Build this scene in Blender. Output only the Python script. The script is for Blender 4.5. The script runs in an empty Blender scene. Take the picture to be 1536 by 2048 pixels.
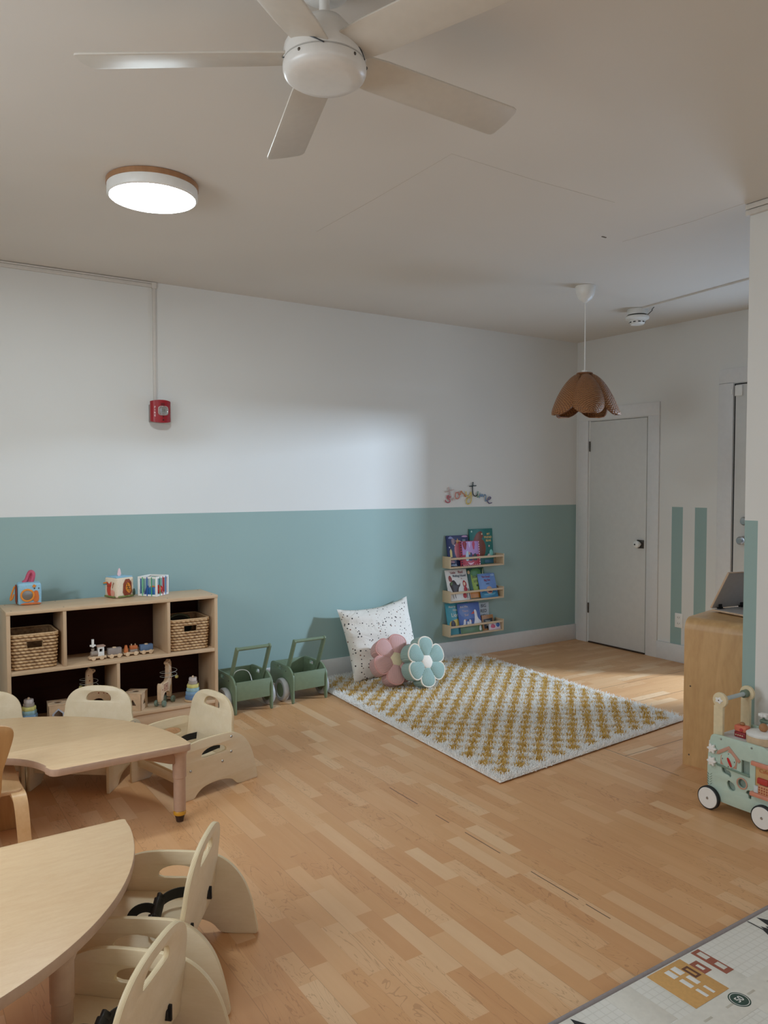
import bpy, bmesh, math, random
from mathutils import Matrix, Vector
random.seed(7)
PI = math.pi
R = math.radians
SC = bpy.context.scene
C = SC.collection
H = 2.725                                     # ceiling height


def lin(c):
    return tuple(((v / 255) / 12.92 if v / 255 <= 0.04045 else (((v / 255) + 0.055) / 1.055) ** 2.4) for v in c)


# ------------------------------------------------------------------ materials
def new_mat(name):
    m = bpy.data.materials.new(name)
    m.use_nodes = True
    nt = m.node_tree
    b = nt.nodes['Principled BSDF']
    return m, nt, b


def N(nt, kind, **kw):
    n = nt.nodes.new('ShaderNode' + kind)
    for k, v in kw.items():
        setattr(n, k, v)
    return n


def L(nt, a, b):
    nt.links.new(a, b)


def mth(nt, op, a, b=None, c=None):
    n = nt.nodes.new('ShaderNodeMath')
    n.operation = op
    for i, v in enumerate((a, b, c)):
        if v is None:
            continue
        if isinstance(v, (int, float)):
            n.inputs[i].default_value = v
        else:
            nt.links.new(v, n.inputs[i])
    return n.outputs[0]


def ramp(nt, fac, stops):
    n = nt.nodes.new('ShaderNodeValToRGB')
    e = n.color_ramp.elements
    while len(e) < len(stops):
        e.new(0.5)
    for i, (p, c) in enumerate(stops):
        e[i].position = p
        e[i].color = (*c, 1)
    L(nt, fac, n.inputs[0])
    return n.outputs[0]


def mixc(nt, fac, a, b, mode='MIX'):
    n = nt.nodes.new('ShaderNodeMix')
    n.data_type = 'RGBA'
    n.blend_type = mode
    for s, v in ((n.inputs[0], fac), (n.inputs[6], a), (n.inputs[7], b)):
        if isinstance(v, (int, float)):
            s.default_value = v
        elif isinstance(v, tuple):
            s.default_value = (*v, 1)
        else:
            L(nt, v, s)
    return n.outputs[2]


_cache = {}


def paint(rgb, rough=0.55, bump=0.0, scale=60, var=0.04, metal=0.0, name=None, sheen=0, spec=0.5):
    key = (tuple(rgb), rough, bump, scale, var, metal, sheen, spec)
    if key in _cache:
        return _cache[key]
    m, nt, b = new_mat(name or 'paint_%02x%02x%02x' % tuple(int(v) for v in rgb))
    c = lin(rgb)
    tc = N(nt, 'TexCoord')
    nz = N(nt, 'TexNoise')
    nz.inputs['Scale'].default_value = scale
    nz.inputs['Detail'].default_value = 3
    L(nt, tc.outputs['Object'], nz.inputs['Vector'])
    lo = tuple(v * (1 - var) for v in c)
    hi = tuple(min(1, v * (1 + var)) for v in c)
    L(nt, ramp(nt, nz.outputs['Fac'], [(0.3, lo), (0.7, hi)]), b.inputs['Base Color'])
    b.inputs['Roughness'].default_value = rough
    b.inputs['Metallic'].default_value = metal
    b.inputs['Specular IOR Level'].default_value = spec
    if sheen:
        b.inputs['Sheen Weight'].default_value = sheen
    if bump:
        bp = N(nt, 'Bump')
        bp.inputs['Strength'].default_value = bump
        bp.inputs['Distance'].default_value = 0.002
        L(nt, nz.outputs['Fac'], bp.inputs['Height'])
        L(nt, bp.outputs[0], b.inputs['Normal'])
    _cache[key] = m
    return m


def wood(name, c1, c2, axis='x', scale=9, stretch=9, rough=0.42, swirl=1.5):
    m, nt, b = new_mat(name)
    tc = N(nt, 'TexCoord')
    mp = N(nt, 'Mapping')
    s = [scale] * 3
    s['xyz'.index(axis)] = scale / stretch
    mp.inputs['Scale'].default_value = s
    L(nt, tc.outputs['Object'], mp.inputs['Vector'])
    n1 = N(nt, 'TexNoise')
    n1.inputs['Scale'].default_value = 1.0
    n1.inputs['Detail'].default_value = 5
    n1.inputs['Distortion'].default_value = swirl
    L(nt, mp.outputs[0], n1.inputs['Vector'])
    n2 = N(nt, 'TexNoise')
    n2.inputs['Scale'].default_value = 7.0
    n2.inputs['Detail'].default_value = 4
    L(nt, mp.outputs[0], n2.inputs['Vector'])
    f = mth(nt, 'ADD', mth(nt, 'MULTIPLY', n1.outputs['Fac'], 0.65), mth(nt, 'MULTIPLY', n2.outputs['Fac'], 0.35))
    L(nt, ramp(nt, f, [(0.32, lin(c1)), (0.68, lin(c2))]), b.inputs['Base Color'])
    b.inputs['Roughness'].default_value = rough
    bp = N(nt, 'Bump')
    bp.inputs['Strength'].default_value = 0.08
    bp.inputs['Distance'].default_value = 0.001
    L(nt, n2.outputs['Fac'], bp.inputs['Height'])
    L(nt, bp.outputs[0], b.inputs['Normal'])
    return m


def ply_edge(name, c1, c2, layers=5):
    """banded plywood edge; reads the 'ply' attribute that runs 0..1 through the sheet"""
    m, nt, b = new_mat(name)
    a = N(nt, 'Attribute')
    a.attribute_name = 'ply'
    w = mth(nt, 'FRACT', mth(nt, 'MULTIPLY', a.outputs['Fac'], float(layers)))
    L(nt, ramp(nt, w, [(0.0, lin(c1)), (0.42, lin(c1)), (0.5, lin(c2)), (0.92, lin(c2))]), b.inputs['Base Color'])
    b.inputs['Roughness'].default_value = 0.5
    return m


def wall_mat(name, rgb, rough=0.6):
    m, nt, b = new_mat(name)
    tc = N(nt, 'TexCoord')
    n1 = N(nt, 'TexNoise')
    n1.inputs['Scale'].default_value = 90
    n1.inputs['Detail'].default_value = 4
    L(nt, tc.outputs['Object'], n1.inputs['Vector'])
    n2 = N(nt, 'TexNoise')
    n2.inputs['Scale'].default_value = 1.1
    L(nt, tc.outputs['Object'], n2.inputs['Vector'])
    c = lin(rgb)
    L(nt, ramp(nt, n2.outputs['Fac'], [(0.3, tuple(v * 0.97 for v in c)), (0.7, tuple(min(1, v * 1.02) for v in c))]), b.inputs['Base Color'])
    b.inputs['Roughness'].default_value = rough
    bp = N(nt, 'Bump')
    bp.inputs['Strength'].default_value = 0.12
    bp.inputs['Distance'].default_value = 0.0015
    L(nt, n1.outputs['Fac'], bp.inputs['Height'])
    L(nt, bp.outputs[0], b.inputs['Normal'])
    return m


def floor_mat():
    m, nt, b = new_mat('laminate_floor')
    tc = N(nt, 'TexCoord')
    sp = N(nt, 'SeparateXYZ')
    L(nt, tc.outputs['Object'], sp.inputs[0])
    X, Y = sp.outputs[0], sp.outputs[1]
    zone = mth(nt, 'GREATER_THAN', X, -2.1)             # boards turn by the door
    inv = mth(nt, 'SUBTRACT', 1.0, zone)
    U = mth(nt, 'ADD', mth(nt, 'MULTIPLY', X, inv), mth(nt, 'MULTIPLY', Y, zone))
    V = mth(nt, 'ADD', mth(nt, 'MULTIPLY', Y, inv), mth(nt, 'MULTIPLY', X, zone))
    u = mth(nt, 'DIVIDE', mth(nt, 'ADD', U, 20.06), 0.0655)
    row = mth(nt, 'FLOOR', u)
    v = mth(nt, 'ADD', mth(nt, 'DIVIDE', V, 0.30), mth(nt, 'MULTIPLY', row, 17.37))
    vo = N(nt, 'TexVoronoi', voronoi_dimensions='1D')
    vo.inputs['Scale'].default_value = 1.0
    L(nt, v, vo.inputs['W'])
    sc = N(nt, 'SeparateColor')
    L(nt, vo.outputs['Color'], sc.inputs[0])
    rnd = sc.outputs[0]
    rnd2 = sc.outputs[1]
    # grain, shifted per block
    cb = N(nt, 'CombineXYZ')
    L(nt, mth(nt, 'ADD', mth(nt, 'MULTIPLY', U, 26.0), mth(nt, 'MULTIPLY', rnd, 40.0)), cb.inputs[0])
    L(nt, mth(nt, 'ADD', mth(nt, 'MULTIPLY', V, 2.6), mth(nt, 'MULTIPLY', rnd2, 30.0)), cb.inputs[1])
    g = N(nt, 'TexNoise')
    g.inputs['Scale'].default_value = 1.0
    g.inputs['Detail'].default_value = 6
    g.inputs['Distortion'].default_value = 0.8
    L(nt, cb.outputs[0], g.inputs['Vector'])
    cb2 = N(nt, 'CombineXYZ')
    L(nt, mth(nt, 'ADD', mth(nt, 'MULTIPLY', U, 9.0), mth(nt, 'MULTIPLY', rnd2, 40.0)), cb2.inputs[0])
    L(nt, mth(nt, 'ADD', mth(nt, 'MULTIPLY', V, 1.7), mth(nt, 'MULTIPLY', rnd, 30.0)), cb2.inputs[1])
    g2 = N(nt, 'TexNoise')
    g2.inputs['Scale'].default_value = 1.0
    g2.inputs['Detail'].default_value = 3
    g2.inputs['Distortion'].default_value = 2.2
    L(nt, cb2.outputs[0], g2.inputs['Vector'])
    ring = mth(nt, 'ABSOLUTE', mth(nt, 'SUBTRACT', mth(nt, 'FRACT', mth(nt, 'MULTIPLY', g2.outputs['Fac'], 9.0)), 0.5))
    base = ramp(nt, rnd, [(0.0, lin((210, 157, 109))), (0.35, lin((214, 163, 114))), (0.62, lin((218, 168, 120))), (0.8, lin((222, 176, 130))), (1.0, lin((228, 189, 147)))])
    col = mixc(nt, mth(nt, 'MULTIPLY', mth(nt, 'SUBTRACT', g.outputs['Fac'], 0.3), 0.7), base, mixc(nt, 1.0, base, (0.84, 0.76, 0.69), 'MULTIPLY'))
    line = mth(nt, 'MULTIPLY', mth(nt, 'LESS_THAN', ring, 0.05), mth(nt, 'GREATER_THAN', rnd2, 0.55))
    col = mixc(nt, mth(nt, 'MULTIPLY', line, 0.30), col, lin((140, 88, 52)))
    # seam lines between strips (soft) and between boards of three strips (darker)
    fu = mth(nt, 'FRACT', u)
    s1 = mth(nt, 'LESS_THAN', mth(nt, 'MINIMUM', fu, mth(nt, 'SUBTRACT', 1.0, fu)), 0.008)
    u3 = mth(nt, 'FRACT', mth(nt, 'DIVIDE', u, 3.0))
    s3 = mth(nt, 'LESS_THAN', mth(nt, 'MINIMUM', u3, mth(nt, 'SUBTRACT', 1.0, u3)), 0.006)
    col = mixc(nt, mth(nt, 'MULTIPLY', s1, 0.12), col, lin((120, 76, 44)))
    col = mixc(nt, mth(nt, 'MULTIPLY', s3, 0.22), col, lin((105, 66, 38)))
    # open joints: a run of gaps along x = -3.378, and joints where the boards turn
    nz = N(nt, 'TexNoise', noise_dimensions='1D')
    nz.inputs['Scale'].default_value = 2.3
    L(nt, Y, nz.inputs['W'])
    wob = mth(nt, 'MULTIPLY', mth(nt, 'SUBTRACT', nz.outputs['Fac'], 0.5), 0.006)
    d = mth(nt, 'ABSOLUTE', mth(nt, 'ADD', mth(nt, 'ADD', X, 3.378), wob))
    gap = mth(nt, 'MULTIPLY', mth(nt, 'LESS_THAN', d, 0.0021), mth(nt, 'GREATER_THAN', nz.outputs['Fac'], 0.49))
    gap = mth(nt, 'MULTIPLY', gap, mth(nt, 'MULTIPLY', mth(nt, 'GREATER_THAN', Y, -3.33), mth(nt, 'LESS_THAN', Y, -1.9)))
    d2 = mth(nt, 'MULTIPLY', mth(nt, 'LESS_THAN', mth(nt, 'ABSOLUTE', mth(nt, 'ADD', X, 2.1)), 0.0022), mth(nt, 'GREATER_THAN', Y, -2.62))
    gap = mth(nt, 'MAXIMUM', gap, d2)
    for yy in (-1.31, -1.66, -2.29):
        k = mth(nt, 'MULTIPLY', mth(nt, 'LESS_THAN', mth(nt, 'ABSOLUTE', mth(nt, 'SUBTRACT', Y, yy)), 0.002), zone)
        gap = mth(nt, 'MAXIMUM', gap, k)
    col = mixc(nt, mth(nt, 'MULTIPLY', gap, 0.85), col, lin((45, 28, 18)))
    L(nt, col, b.inputs['Base Color'])
    L(nt, mth(nt, 'ADD', 0.36, mth(nt, 'MULTIPLY', g.outputs['Fac'], 0.12)), b.inputs['Roughness'])
    bp = N(nt, 'Bump')
    bp.inputs['Strength'].default_value = 0.06
    bp.inputs['Distance'].default_value = 0.001
    L(nt, g.outputs['Fac'], bp.inputs['Height'])
    L(nt, bp.outputs[0], b.inputs['Normal'])
    return m


def emit_mat(name, rgb, strength):
    m, nt, b = new_mat(name)
    b.inputs['Base Color'].default_value = (0.9, 0.9, 0.9, 1)
    b.inputs['Emission Color'].default_value = (*rgb, 1)
    b.inputs['Emission Strength'].default_value = strength
    return m


def glass_mat(name, tint=(0.95, 0.97, 0.98), gloss=0.08):
    m, nt, b = new_mat(name)
    t = N(nt, 'BsdfTransparent')
    t.inputs[0].default_value = (*tint, 1)
    g = N(nt, 'BsdfGlossy')
    g.inputs['Roughness'].default_value = 0.02
    mx = N(nt, 'MixShader')
    mx.inputs[0].default_value = gloss
    L(nt, t.outputs[0], mx.inputs[1])
    L(nt, g.outputs[0], mx.inputs[2])
    L(nt, mx.outputs[0], nt.nodes['Material Output'].inputs['Surface'])
    return m


# ------------------------------------------------------------------ mesh helpers
def finish(bm, name, angle=35, smooth=True):
    bmesh.ops.recalc_face_normals(bm, faces=bm.faces)
    if smooth:
        lim = R(angle)
        for f in bm.faces:
            f.smooth = True
        for e in bm.edges:
            if len(e.link_faces) == 2 and e.calc_face_angle(0) > lim:
                e.smooth = False
    me = bpy.data.meshes.new(name)
    bm.to_mesh(me)
    bm.free()
    return me


def box(x0, x1, y0, y1, z0, z1, bev=0.0, seg=2):
    bm = bmesh.new()
    bmesh.ops.create_cube(bm, size=1)
    for v in bm.verts:
        v.co = Vector(((x0 + x1) / 2 + v.co.x * (x1 - x0), (y0 + y1) / 2 + v.co.y * (y1 - y0), (z0 + z1) / 2 + v.co.z * (z1 - z0)))
    if bev:
        bmesh.ops.bevel(bm, geom=list(bm.edges), offset=bev, segments=seg, profile=0.5, affect='EDGES')
    return finish(bm, 'box')


def join(*ms):
    """several meshes of ONE part; entries may be (mesh, material index)"""
    bm = bmesh.new()
    for m in ms:
        mi = None
        if isinstance(m, tuple):
            m, mi = m
        n0 = len(bm.faces)
        bm.from_mesh(m)
        if mi is not None:
            bm.faces.ensure_lookup_table()
            for f in bm.faces[n0:]:
                f.material_index = mi
    me = bpy.data.meshes.new('joined')
    bm.to_mesh(me)
    bm.free()
    return me


def chaikin(pts, n=2, closed=True):
    for _ in range(n):
        out = []
        rng = range(len(pts)) if closed else range(len(pts) - 1)
        if not closed:
            out.append(pts[0])
        for i in rng:
            a, b = pts[i], pts[(i + 1) % len(pts)]
            out.append(tuple(a[k] * 0.75 + b[k] * 0.25 for k in range(len(a))))
            out.append(tuple(a[k] * 0.25 + b[k] * 0.75 for k in range(len(a))))
        if not closed:
            out.append(pts[-1])
        pts = out
    return pts


def rrect(w, h, r, cx=0, cy=0, n=6):
    pts = []
    for sx, sy, a0 in ((1, 1, 0), (-1, 1, 90), (-1, -1, 180), (1, -1, 270)):
        for i in range(n + 1):
            a = R(a0 + 90 * i / n)
            pts.append((cx + sx * (w / 2 - r) + r * math.cos(a), cy + sy * (h / 2 - r) + r * math.sin(a)))
    return pts


def circ(r, n=32, cx=0, cy=0):
    return [(cx + r * math.cos(2 * PI * i / n), cy + r * math.sin(2 * PI * i / n)) for i in range(n)]


def curve_to_mesh(cu):
    ob = bpy.data.objects.new('tmp', cu)
    C.objects.link(ob)
    dg = bpy.context.evaluated_depsgraph_get()
    dg.update()
    me = bpy.data.meshes.new_from_object(ob.evaluated_get(dg), depsgraph=dg)
    bpy.data.objects.remove(ob)
    bpy.data.curves.remove(cu)
    return me


def plate(outline, holes=(), t=0.015, bev=0.002, A=(1, 0, 0), B=(0, 1, 0), o=(0, 0, 0), two=True):
    """flat sheet: outline (and holes) in a plane spanned by A, B, thickness t centred on o; edge faces get material 1"""
    cu = bpy.data.curves.new('tmp', 'CURVE')
    cu.dimensions = '2D'
    cu.fill_mode = 'BOTH'
    cu.extrude = max(1e-5, t / 2 - bev)
    cu.bevel_depth = bev
    cu.bevel_resolution = 1
    cu.offset = -bev
    for pts in (outline, *holes):
        sp = cu.splines.new('POLY')
        sp.points.add(len(pts) - 1)
        for p, q in zip(sp.points, pts):
            p.co = (q[0], q[1], 0, 1)
        sp.use_cyclic_u = True
    me = curve_to_mesh(cu)
    bm = bmesh.new()
    bm.from_mesh(me)
    bpy.data.meshes.remove(me)
    bmesh.ops.remove_doubles(bm, verts=bm.verts, dist=1e-6)
    bmesh.ops.recalc_face_normals(bm, faces=bm.faces)
    lay = bm.verts.layers.float.new('ply')
    for v in bm.verts:
        v[lay] = v.co.z / t + 0.5
    if two:
        for f in bm.faces:
            f.material_index = 1 if abs(f.normal.z) < 0.8 else 0
    else:
        for f in bm.faces:
            f.material_index = 0
    A, B = Vector(A).normalized(), Vector(B).normalized()
    M = Matrix((A, B, A.cross(B))).transposed().to_4x4()
    M.translation = Vector(o)
    bmesh.ops.transform(bm, matrix=M, verts=bm.verts)
    return finish(bm, 'plate', 40)


def lathe(prof, n=32, o=(0, 0, 0), axis='z'):
    bm = bmesh.new()
    rings = []
    for r, z in prof:
        if r < 1e-6:
            rings.append([bm.verts.new((0, 0, z))])
        else:
            rings.append([bm.verts.new((r * math.cos(2 * PI * i / n), r * math.sin(2 * PI * i / n), z)) for i in range(n)])
    for a, b in zip(rings[:-1], rings[1:]):
        for i in range(n):
            j = (i + 1) % n
            if len(a) == 1 and len(b) == 1:
                continue
            if len(a) == 1:
                bm.faces.new((a[0], b[i], b[j]))
            elif len(b) == 1:
                bm.faces.new((a[i], a[j], b[0]))
            else:
                bm.faces.new((a[i], a[j], b[j], b[i]))
    if axis == 'y':
        bmesh.ops.rotate(bm, matrix=Matrix.Rotation(-PI / 2, 3, 'X'), verts=bm.verts)
    elif axis == 'x':
        bmesh.ops.rotate(bm, matrix=Matrix.Rotation(PI / 2, 3, 'Y'), verts=bm.verts)
    bmesh.ops.translate(bm, vec=Vector(o), verts=bm.verts)
    return finish(bm, 'lathe', 38)


def tube(pts, r=0.01, n=8, closed=False, flat=None):
    """round bar along pts; flat=(w,h) gives a ribbon section (w across the local up-vector)"""
    P = [Vector(p) for p in pts]
    bm = bmesh.new()
    rings = []
    up = Vector((0, 0, 1))
    nrm = None
    m = len(P)
    for i, p in enumerate(P):
        if closed:
            t = (P[(i + 1) % m] - P[i - 1]).normalized()
        else:
            t = (P[min(i + 1, m - 1)] - P[max(i - 1, 0)]).normalized()
        if nrm is None:
            nrm = t.orthogonal().normalized() if flat is None or abs(t.dot(up)) > 0.95 else (up - t * up.dot(t)).normalized()
        else:
            if flat is None:
                nrm = (nrm - t * nrm.dot(t)).normalized()
            elif abs(t.dot(up)) < 0.97:
                nrm = (up - t * up.dot(t)).normalized()
        bi = t.cross(nrm)
        rr = r[i] if isinstance(r, (list, tuple)) else r
        if flat:
            w, h = flat
            sec = [(w / 2, h / 2), (-w / 2, h / 2), (-w / 2, -h / 2), (w / 2, -h / 2)]
            rings.append([bm.verts.new(p + nrm * a + bi * b) for a, b in sec])
        else:
            rings.append([bm.verts.new(p + nrm * rr * math.cos(2 * PI * k / n) + bi * rr * math.sin(2 * PI * k / n)) for k in range(n)])
    k = len(rings[0])
    for i in range(m if closed else m - 1):
        a, b = rings[i], rings[(i + 1) % m]
        for j in range(k):
            bm.faces.new((a[j], a[(j + 1) % k], b[(j + 1) % k], b[j]))
    if not closed:
        bm.faces.new(rings[0][::-1])
        bm.faces.new(rings[-1])
    return finish(bm, 'tube', 45)


def ball(r, o=(0, 0, 0), s=(1, 1, 1), n=20):
    bm = bmesh.new()
    bmesh.ops.create_uvsphere(bm, u_segments=n, v_segments=n // 2, radius=r)
    for v in bm.verts:
        v.co = Vector((v.co.x * s[0] + o[0], v.co.y * s[1] + o[1], v.co.z * s[2] + o[2]))
    return finish(bm, 'ball', 60)


def puff(outline, T=0.08, bulge=0.03, rings=8, c=None, back=True):
    """plush shape: outline extruded to thickness T with a domed front and back (in XY, thickness along Z)"""
    if c is None:
        c = (sum(p[0] for p in outline) / len(outline), sum(p[1] for p in outline) / len(outline))
    bm = bmesh.new()
    n = len(outline)

    def layer(k, z):
        return [bm.verts.new((c[0] + (p[0] - c[0]) * k, c[1] + (p[1] - c[1]) * k, z)) for p in outline]
    L_ = []
    for i in range(rings):
        q = 1 - i / rings
        k = math.sin(q * PI / 2)
        L_.append((k, T / 2 + bulge * math.cos(q * PI / 2)))
    L_ = L_[::-1]
    side = [(1.035, T * 0.32), (1.05, 0), (1.035, -T * 0.32)]
    seq = [layer(k, z) for k, z in L_] + [layer(k, z) for k, z in side] + [layer(k, -z) for k, z in L_[::-1]]
    for a, b in zip(seq[:-1], seq[1:]):
        for i in range(n):
            j = (i + 1) % n
            bm.faces.new((a[i], b[i], b[j], a[j]))
    for r_, z, fl in ((seq[0], T / 2 + bulge, 0), (seq[-1], -T / 2 - bulge, 1)):
        cv = bm.verts.new((c[0], c[1], z))
        for i in range(n):
            bm.faces.new((r_[i], r_[(i + 1) % n], cv))
    return finish(bm, 'puff', 80)


def text_mesh(s, size, depth=0.0003, align='CENTER', bold=0.0):
    cu = bpy.data.curves.new('tmp', 'FONT')
    cu.body = s
    cu.size = size
    cu.extrude = depth
    cu.offset = bold
    cu.align_x = align
    cu.align_y = 'CENTER'
    cu.resolution_u = 3
    return curve_to_mesh(cu)


def xf(me, M):
    me.transform(M)
    return me


def mv(me, x=0, y=0, z=0):
    me.transform(Matrix.Translation((x, y, z)))
    return me


# ------------------------------------------------------------------ object helpers
def part(name, me, mat, parent=None, loc=None, rot=None):
    if len(me.materials):
        idx = [p.material_index for p in me.polygons]
        me.materials.clear()
        me.polygons.foreach_set('material_index', idx)
    for m in (mat if isinstance(mat, (list, tuple)) else [mat]):
        me.materials.append(m)
    me.name = name
    o = bpy.data.objects.new(name, me)
    C.objects.link(o)
    if parent is not None:
        o.parent = parent
    if loc is not None:
        o.location = loc
    if rot is not None:
        o.rotation_euler = rot
    return o


def tag(o, label, cat, group=None, kind=None):
    o['label'] = label
    o['category'] = cat
    if group:
        o['group'] = group
    if kind:
        o['kind'] = kind
    return o


def thing(name, label, cat, loc=(0, 0, 0), rotz=0, group=None, rot=None):
    o = bpy.data.objects.new(name, None)
    o.empty_display_size = 0.05
    C.objects.link(o)
    o.location = loc
    o.rotation_euler = rot or (0, 0, rotz)
    return tag(o, label, cat, group)


def struct(name, me, mat):
    o = part(name, me, mat)
    o['kind'] = 'structure'
    return o


def copy_tree(o, parent=None):
    c = o.copy()
    C.objects.link(c)
    if parent is not None:
        c.parent = parent
    for ch in list(o.children):
        copy_tree(ch, c)
    return c


# ------------------------------------------------------------------ shared materials
WALL = wall_mat('white_wall_paint', (224, 223, 219))
MINT = wall_mat('mint_wall_paint', (150, 175, 171))
CEIL = wall_mat('white_ceiling_paint', (220, 214, 206), 0.8)
TRIM = paint((222, 221, 220), 0.4, 0.03, 30, 0.02, name='trim_paint')
DOORP = paint((214, 213, 209), 0.42, 0.02, 20, 0.02, name='door_paint')
FLOOR = floor_mat()
BIRCH = wood('birch_ply', (224, 205, 172), (232, 215, 186), 'x', 30, 4, 0.42, 0.4)
BIRCH_E = ply_edge('birch_ply_edge', (236, 222, 190), (206, 178, 132))
MAPLE = wood('maple_laminate', (220, 183, 140), (230, 198, 156), 'x', 60, 4, 0.38, 0.3)
MAPLE_E = paint((186, 154, 132), 0.45, 0, 40, 0.05, name='table_edge_band')
SHELFW = wood('shelf_maple', (200, 169, 134), (214, 184, 150), 'x', 16, 10, 0.45, 0.7)
SHELFE = ply_edge('shelf_ply_edge', (196, 160, 120), (170, 130, 92), 4)
BACKB = wood('dark_back_board', (38, 17, 10), (48, 23, 14), 'x', 8, 10, 0.8)
BACKB.node_tree.nodes['Principled BSDF'].inputs['Specular IOR Level'].default_value = 0.12
PINE = wood('pine_ledge', (208, 182, 150), (222, 198, 168), 'x', 16, 12, 0.5, 0.5)
BENT = wood('bent_beech', (170, 122, 72), (196, 150, 98), 'z', 10, 10, 0.38, 0.5)
BENTL = wood('bent_beech_seat', (206, 164, 116), (222, 184, 138), 'y', 12, 8, 0.36, 0.4)
BENT_E = ply_edge('bent_edge', (222, 186, 150), (196, 156, 116), 6)
CABW = wood('cabinet_birch', (192, 150, 100), (212, 172, 120), 'z', 9, 4, 0.4, 2.2)
STEEL = paint((170, 168, 165), 0.3, 0, 40, 0.03, 1.0, name='steel')
DARKM = paint((96, 90, 84), 0.38, 0, 40, 0.05, 1.0, name='aged_metal')
BLACK = paint((20, 20, 22), 0.6, 0.2, 300, 0.1, name='black_webbing')
BLACKP = paint((24, 24, 25), 0.4, 0, 40, 0.05, name='black_plastic')
WHITEP = paint((235, 234, 230), 0.35, 0, 40, 0.02, name='white_plastic')
FANW = paint((224, 220, 214), 0.3, 0, 40, 0.02, name='fan_white')
BLADEW = paint((206, 198, 186), 0.42, 0, 40, 0.02, name='fan_blade')
SAGE = paint((116, 132, 106), 0.45, 0.03, 40, 0.05, name='sage_paint')
GREY = paint((180, 180, 180), 0.45, 0.03, 40, 0.05, name='grey_rubber')
LIGHTW = paint((214, 184, 150), 0.5, 0.05, 50, 0.08, name='pale_toy_wood')
WALKERG = paint((186, 206, 192), 0.42, 0.02, 40, 0.03, name='walker_mint')
WOODK = paint((166, 118, 78), 0.45, 0.03, 50, 0.1, name='wood_knob')

# ------------------------------------------------------------------ camera
cam = bpy.data.cameras.new('camera')
cam.sensor_fit = 'VERTICAL'
cam.sensor_height = 24
cam.lens = 24 * 1540 / 2048
cam.clip_start = 0.02
co = bpy.data.objects.new('camera', cam)
C.objects.link(co)
co.location = (-5.3876, -4.9527, 1.45)
yaw, pitch = R(56.6), R(2.194)
co.rotation_euler = (PI / 2 - pitch, 0, yaw - PI / 2)
SC.camera = co

# ------------------------------------------------------------------ room shell
XL, YF = -6.6, -6.7                            # wall_left, wall_front (behind the camera)
PX, PY = -2.009, -2.885                        # partition face and its free end
struct('floor', box(XL - .1, .12, YF - .1, .12, -0.1, 0), FLOOR)
struct('ceiling', box(XL - .1, .12, YF - .1, .12, H, H + 0.1), CEIL)
MZ = 1.247
struct('wall_back', join((box(XL - .1, .12, 0, 0.12, MZ, H), 0), (box(XL - .1, .003, 0, 0.12, 0, MZ), 1)), [WALL, MINT])
LW = (-3.6, -1.9, 0.95, 2.25)                   # daylight window in the wall to the left of the camera
struct('wall_left', join(box(XL - .12, XL, YF, LW[0], 0, H), box(XL - .12, XL, LW[1], 0, 0, H), box(XL - .12, XL, LW[0], LW[1], 0, LW[2]), box(XL - .12, XL, LW[0], LW[1], LW[3], H)), WALL)

# right wall with two door openings (door_1 y -.157..-.785, door_2 y -1.566..-2.42) and painted stripes
D1 = (-0.166, -0.782, 1.998)
D2 = (-1.556, -2.44, 2.19)


def rw(y0, y1, z0, z1, m=0):
    return (box(0, 0.12, min(y0, y1), max(y0, y1), z0, z1), m)


def strip(y0, y1, z0, z1):
    return [rw(y0, y1, z0, z1, 1)]


rws = [rw(0, D1[0], 0, H), rw(D1[0], D1[1], D1[2], H), rw(D1[1], -1.026, 0, H), rw(-1.128, -1.237, 0, H), rw(-1.342, D2[0], 0, H),
       rw(D2[0], D2[1], D2[2], H), rw(D2[1], YF, 0, H)]
for a, b_ in ((-1.026, -1.128), (-1.237, -1.342)):
    rws += [rw(a, b_, 1.253, H), rw(a, b_, 0.142, 1.253, 1), rw(a, b_, 0, 0.142)]
struct('wall_right', join(*rws), [WALL, MINT])

# partition: white with one mint stripe at its end
pw = [(box(PX, PX + .1, YF, PY, 1.274, H), 0), (box(PX, PX + .1, PY - .064, PY, 0, 1.274), 1), (box(PX, PX + .1, YF, PY - .064, 0, 1.274), 0)]
struct('wall_partition', join(*pw), [WALL, MINT])

# wall behind the camera with two unseen windows added for soft fill
FILL_WIN = ((-5.9, -4.5), (-3.9, -2.5))
WZ = (0.85, 2.25)
fw = []
xs = [XL - .1, FILL_WIN[0][0], FILL_WIN[0][1], FILL_WIN[1][0], FILL_WIN[1][1], .12]
for i in range(5):
    if i in (1, 3):
        fw += [box(xs[i], xs[i + 1], YF - .12, YF, 0, WZ[0]), box(xs[i], xs[i + 1], YF - .12, YF, WZ[1], H)]
    else:
        fw.append(box(xs[i], xs[i + 1], YF - .12, YF, 0, H))
struct('wall_front', join(*fw), WALL)
GLASS = glass_mat('window_glass')
for i, (a, b_) in enumerate(FILL_WIN):
    w = struct('window_%d' % (i + 1), join(box(a, a + .05, YF - .09, YF - .03, *WZ), box(b_ - .05, b_, YF - .09, YF - .03, *WZ),
               box(a, b_, YF - .09, YF - .03, WZ[0], WZ[0] + .05), box(a, b_, YF - .09, YF - .03, WZ[1] - .05, WZ[1])), TRIM)
    part('window_pane', box(a + .05, b_ - .05, YF - .062, YF - .058, WZ[0] + .05, WZ[1] - .05), GLASS, w)

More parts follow.
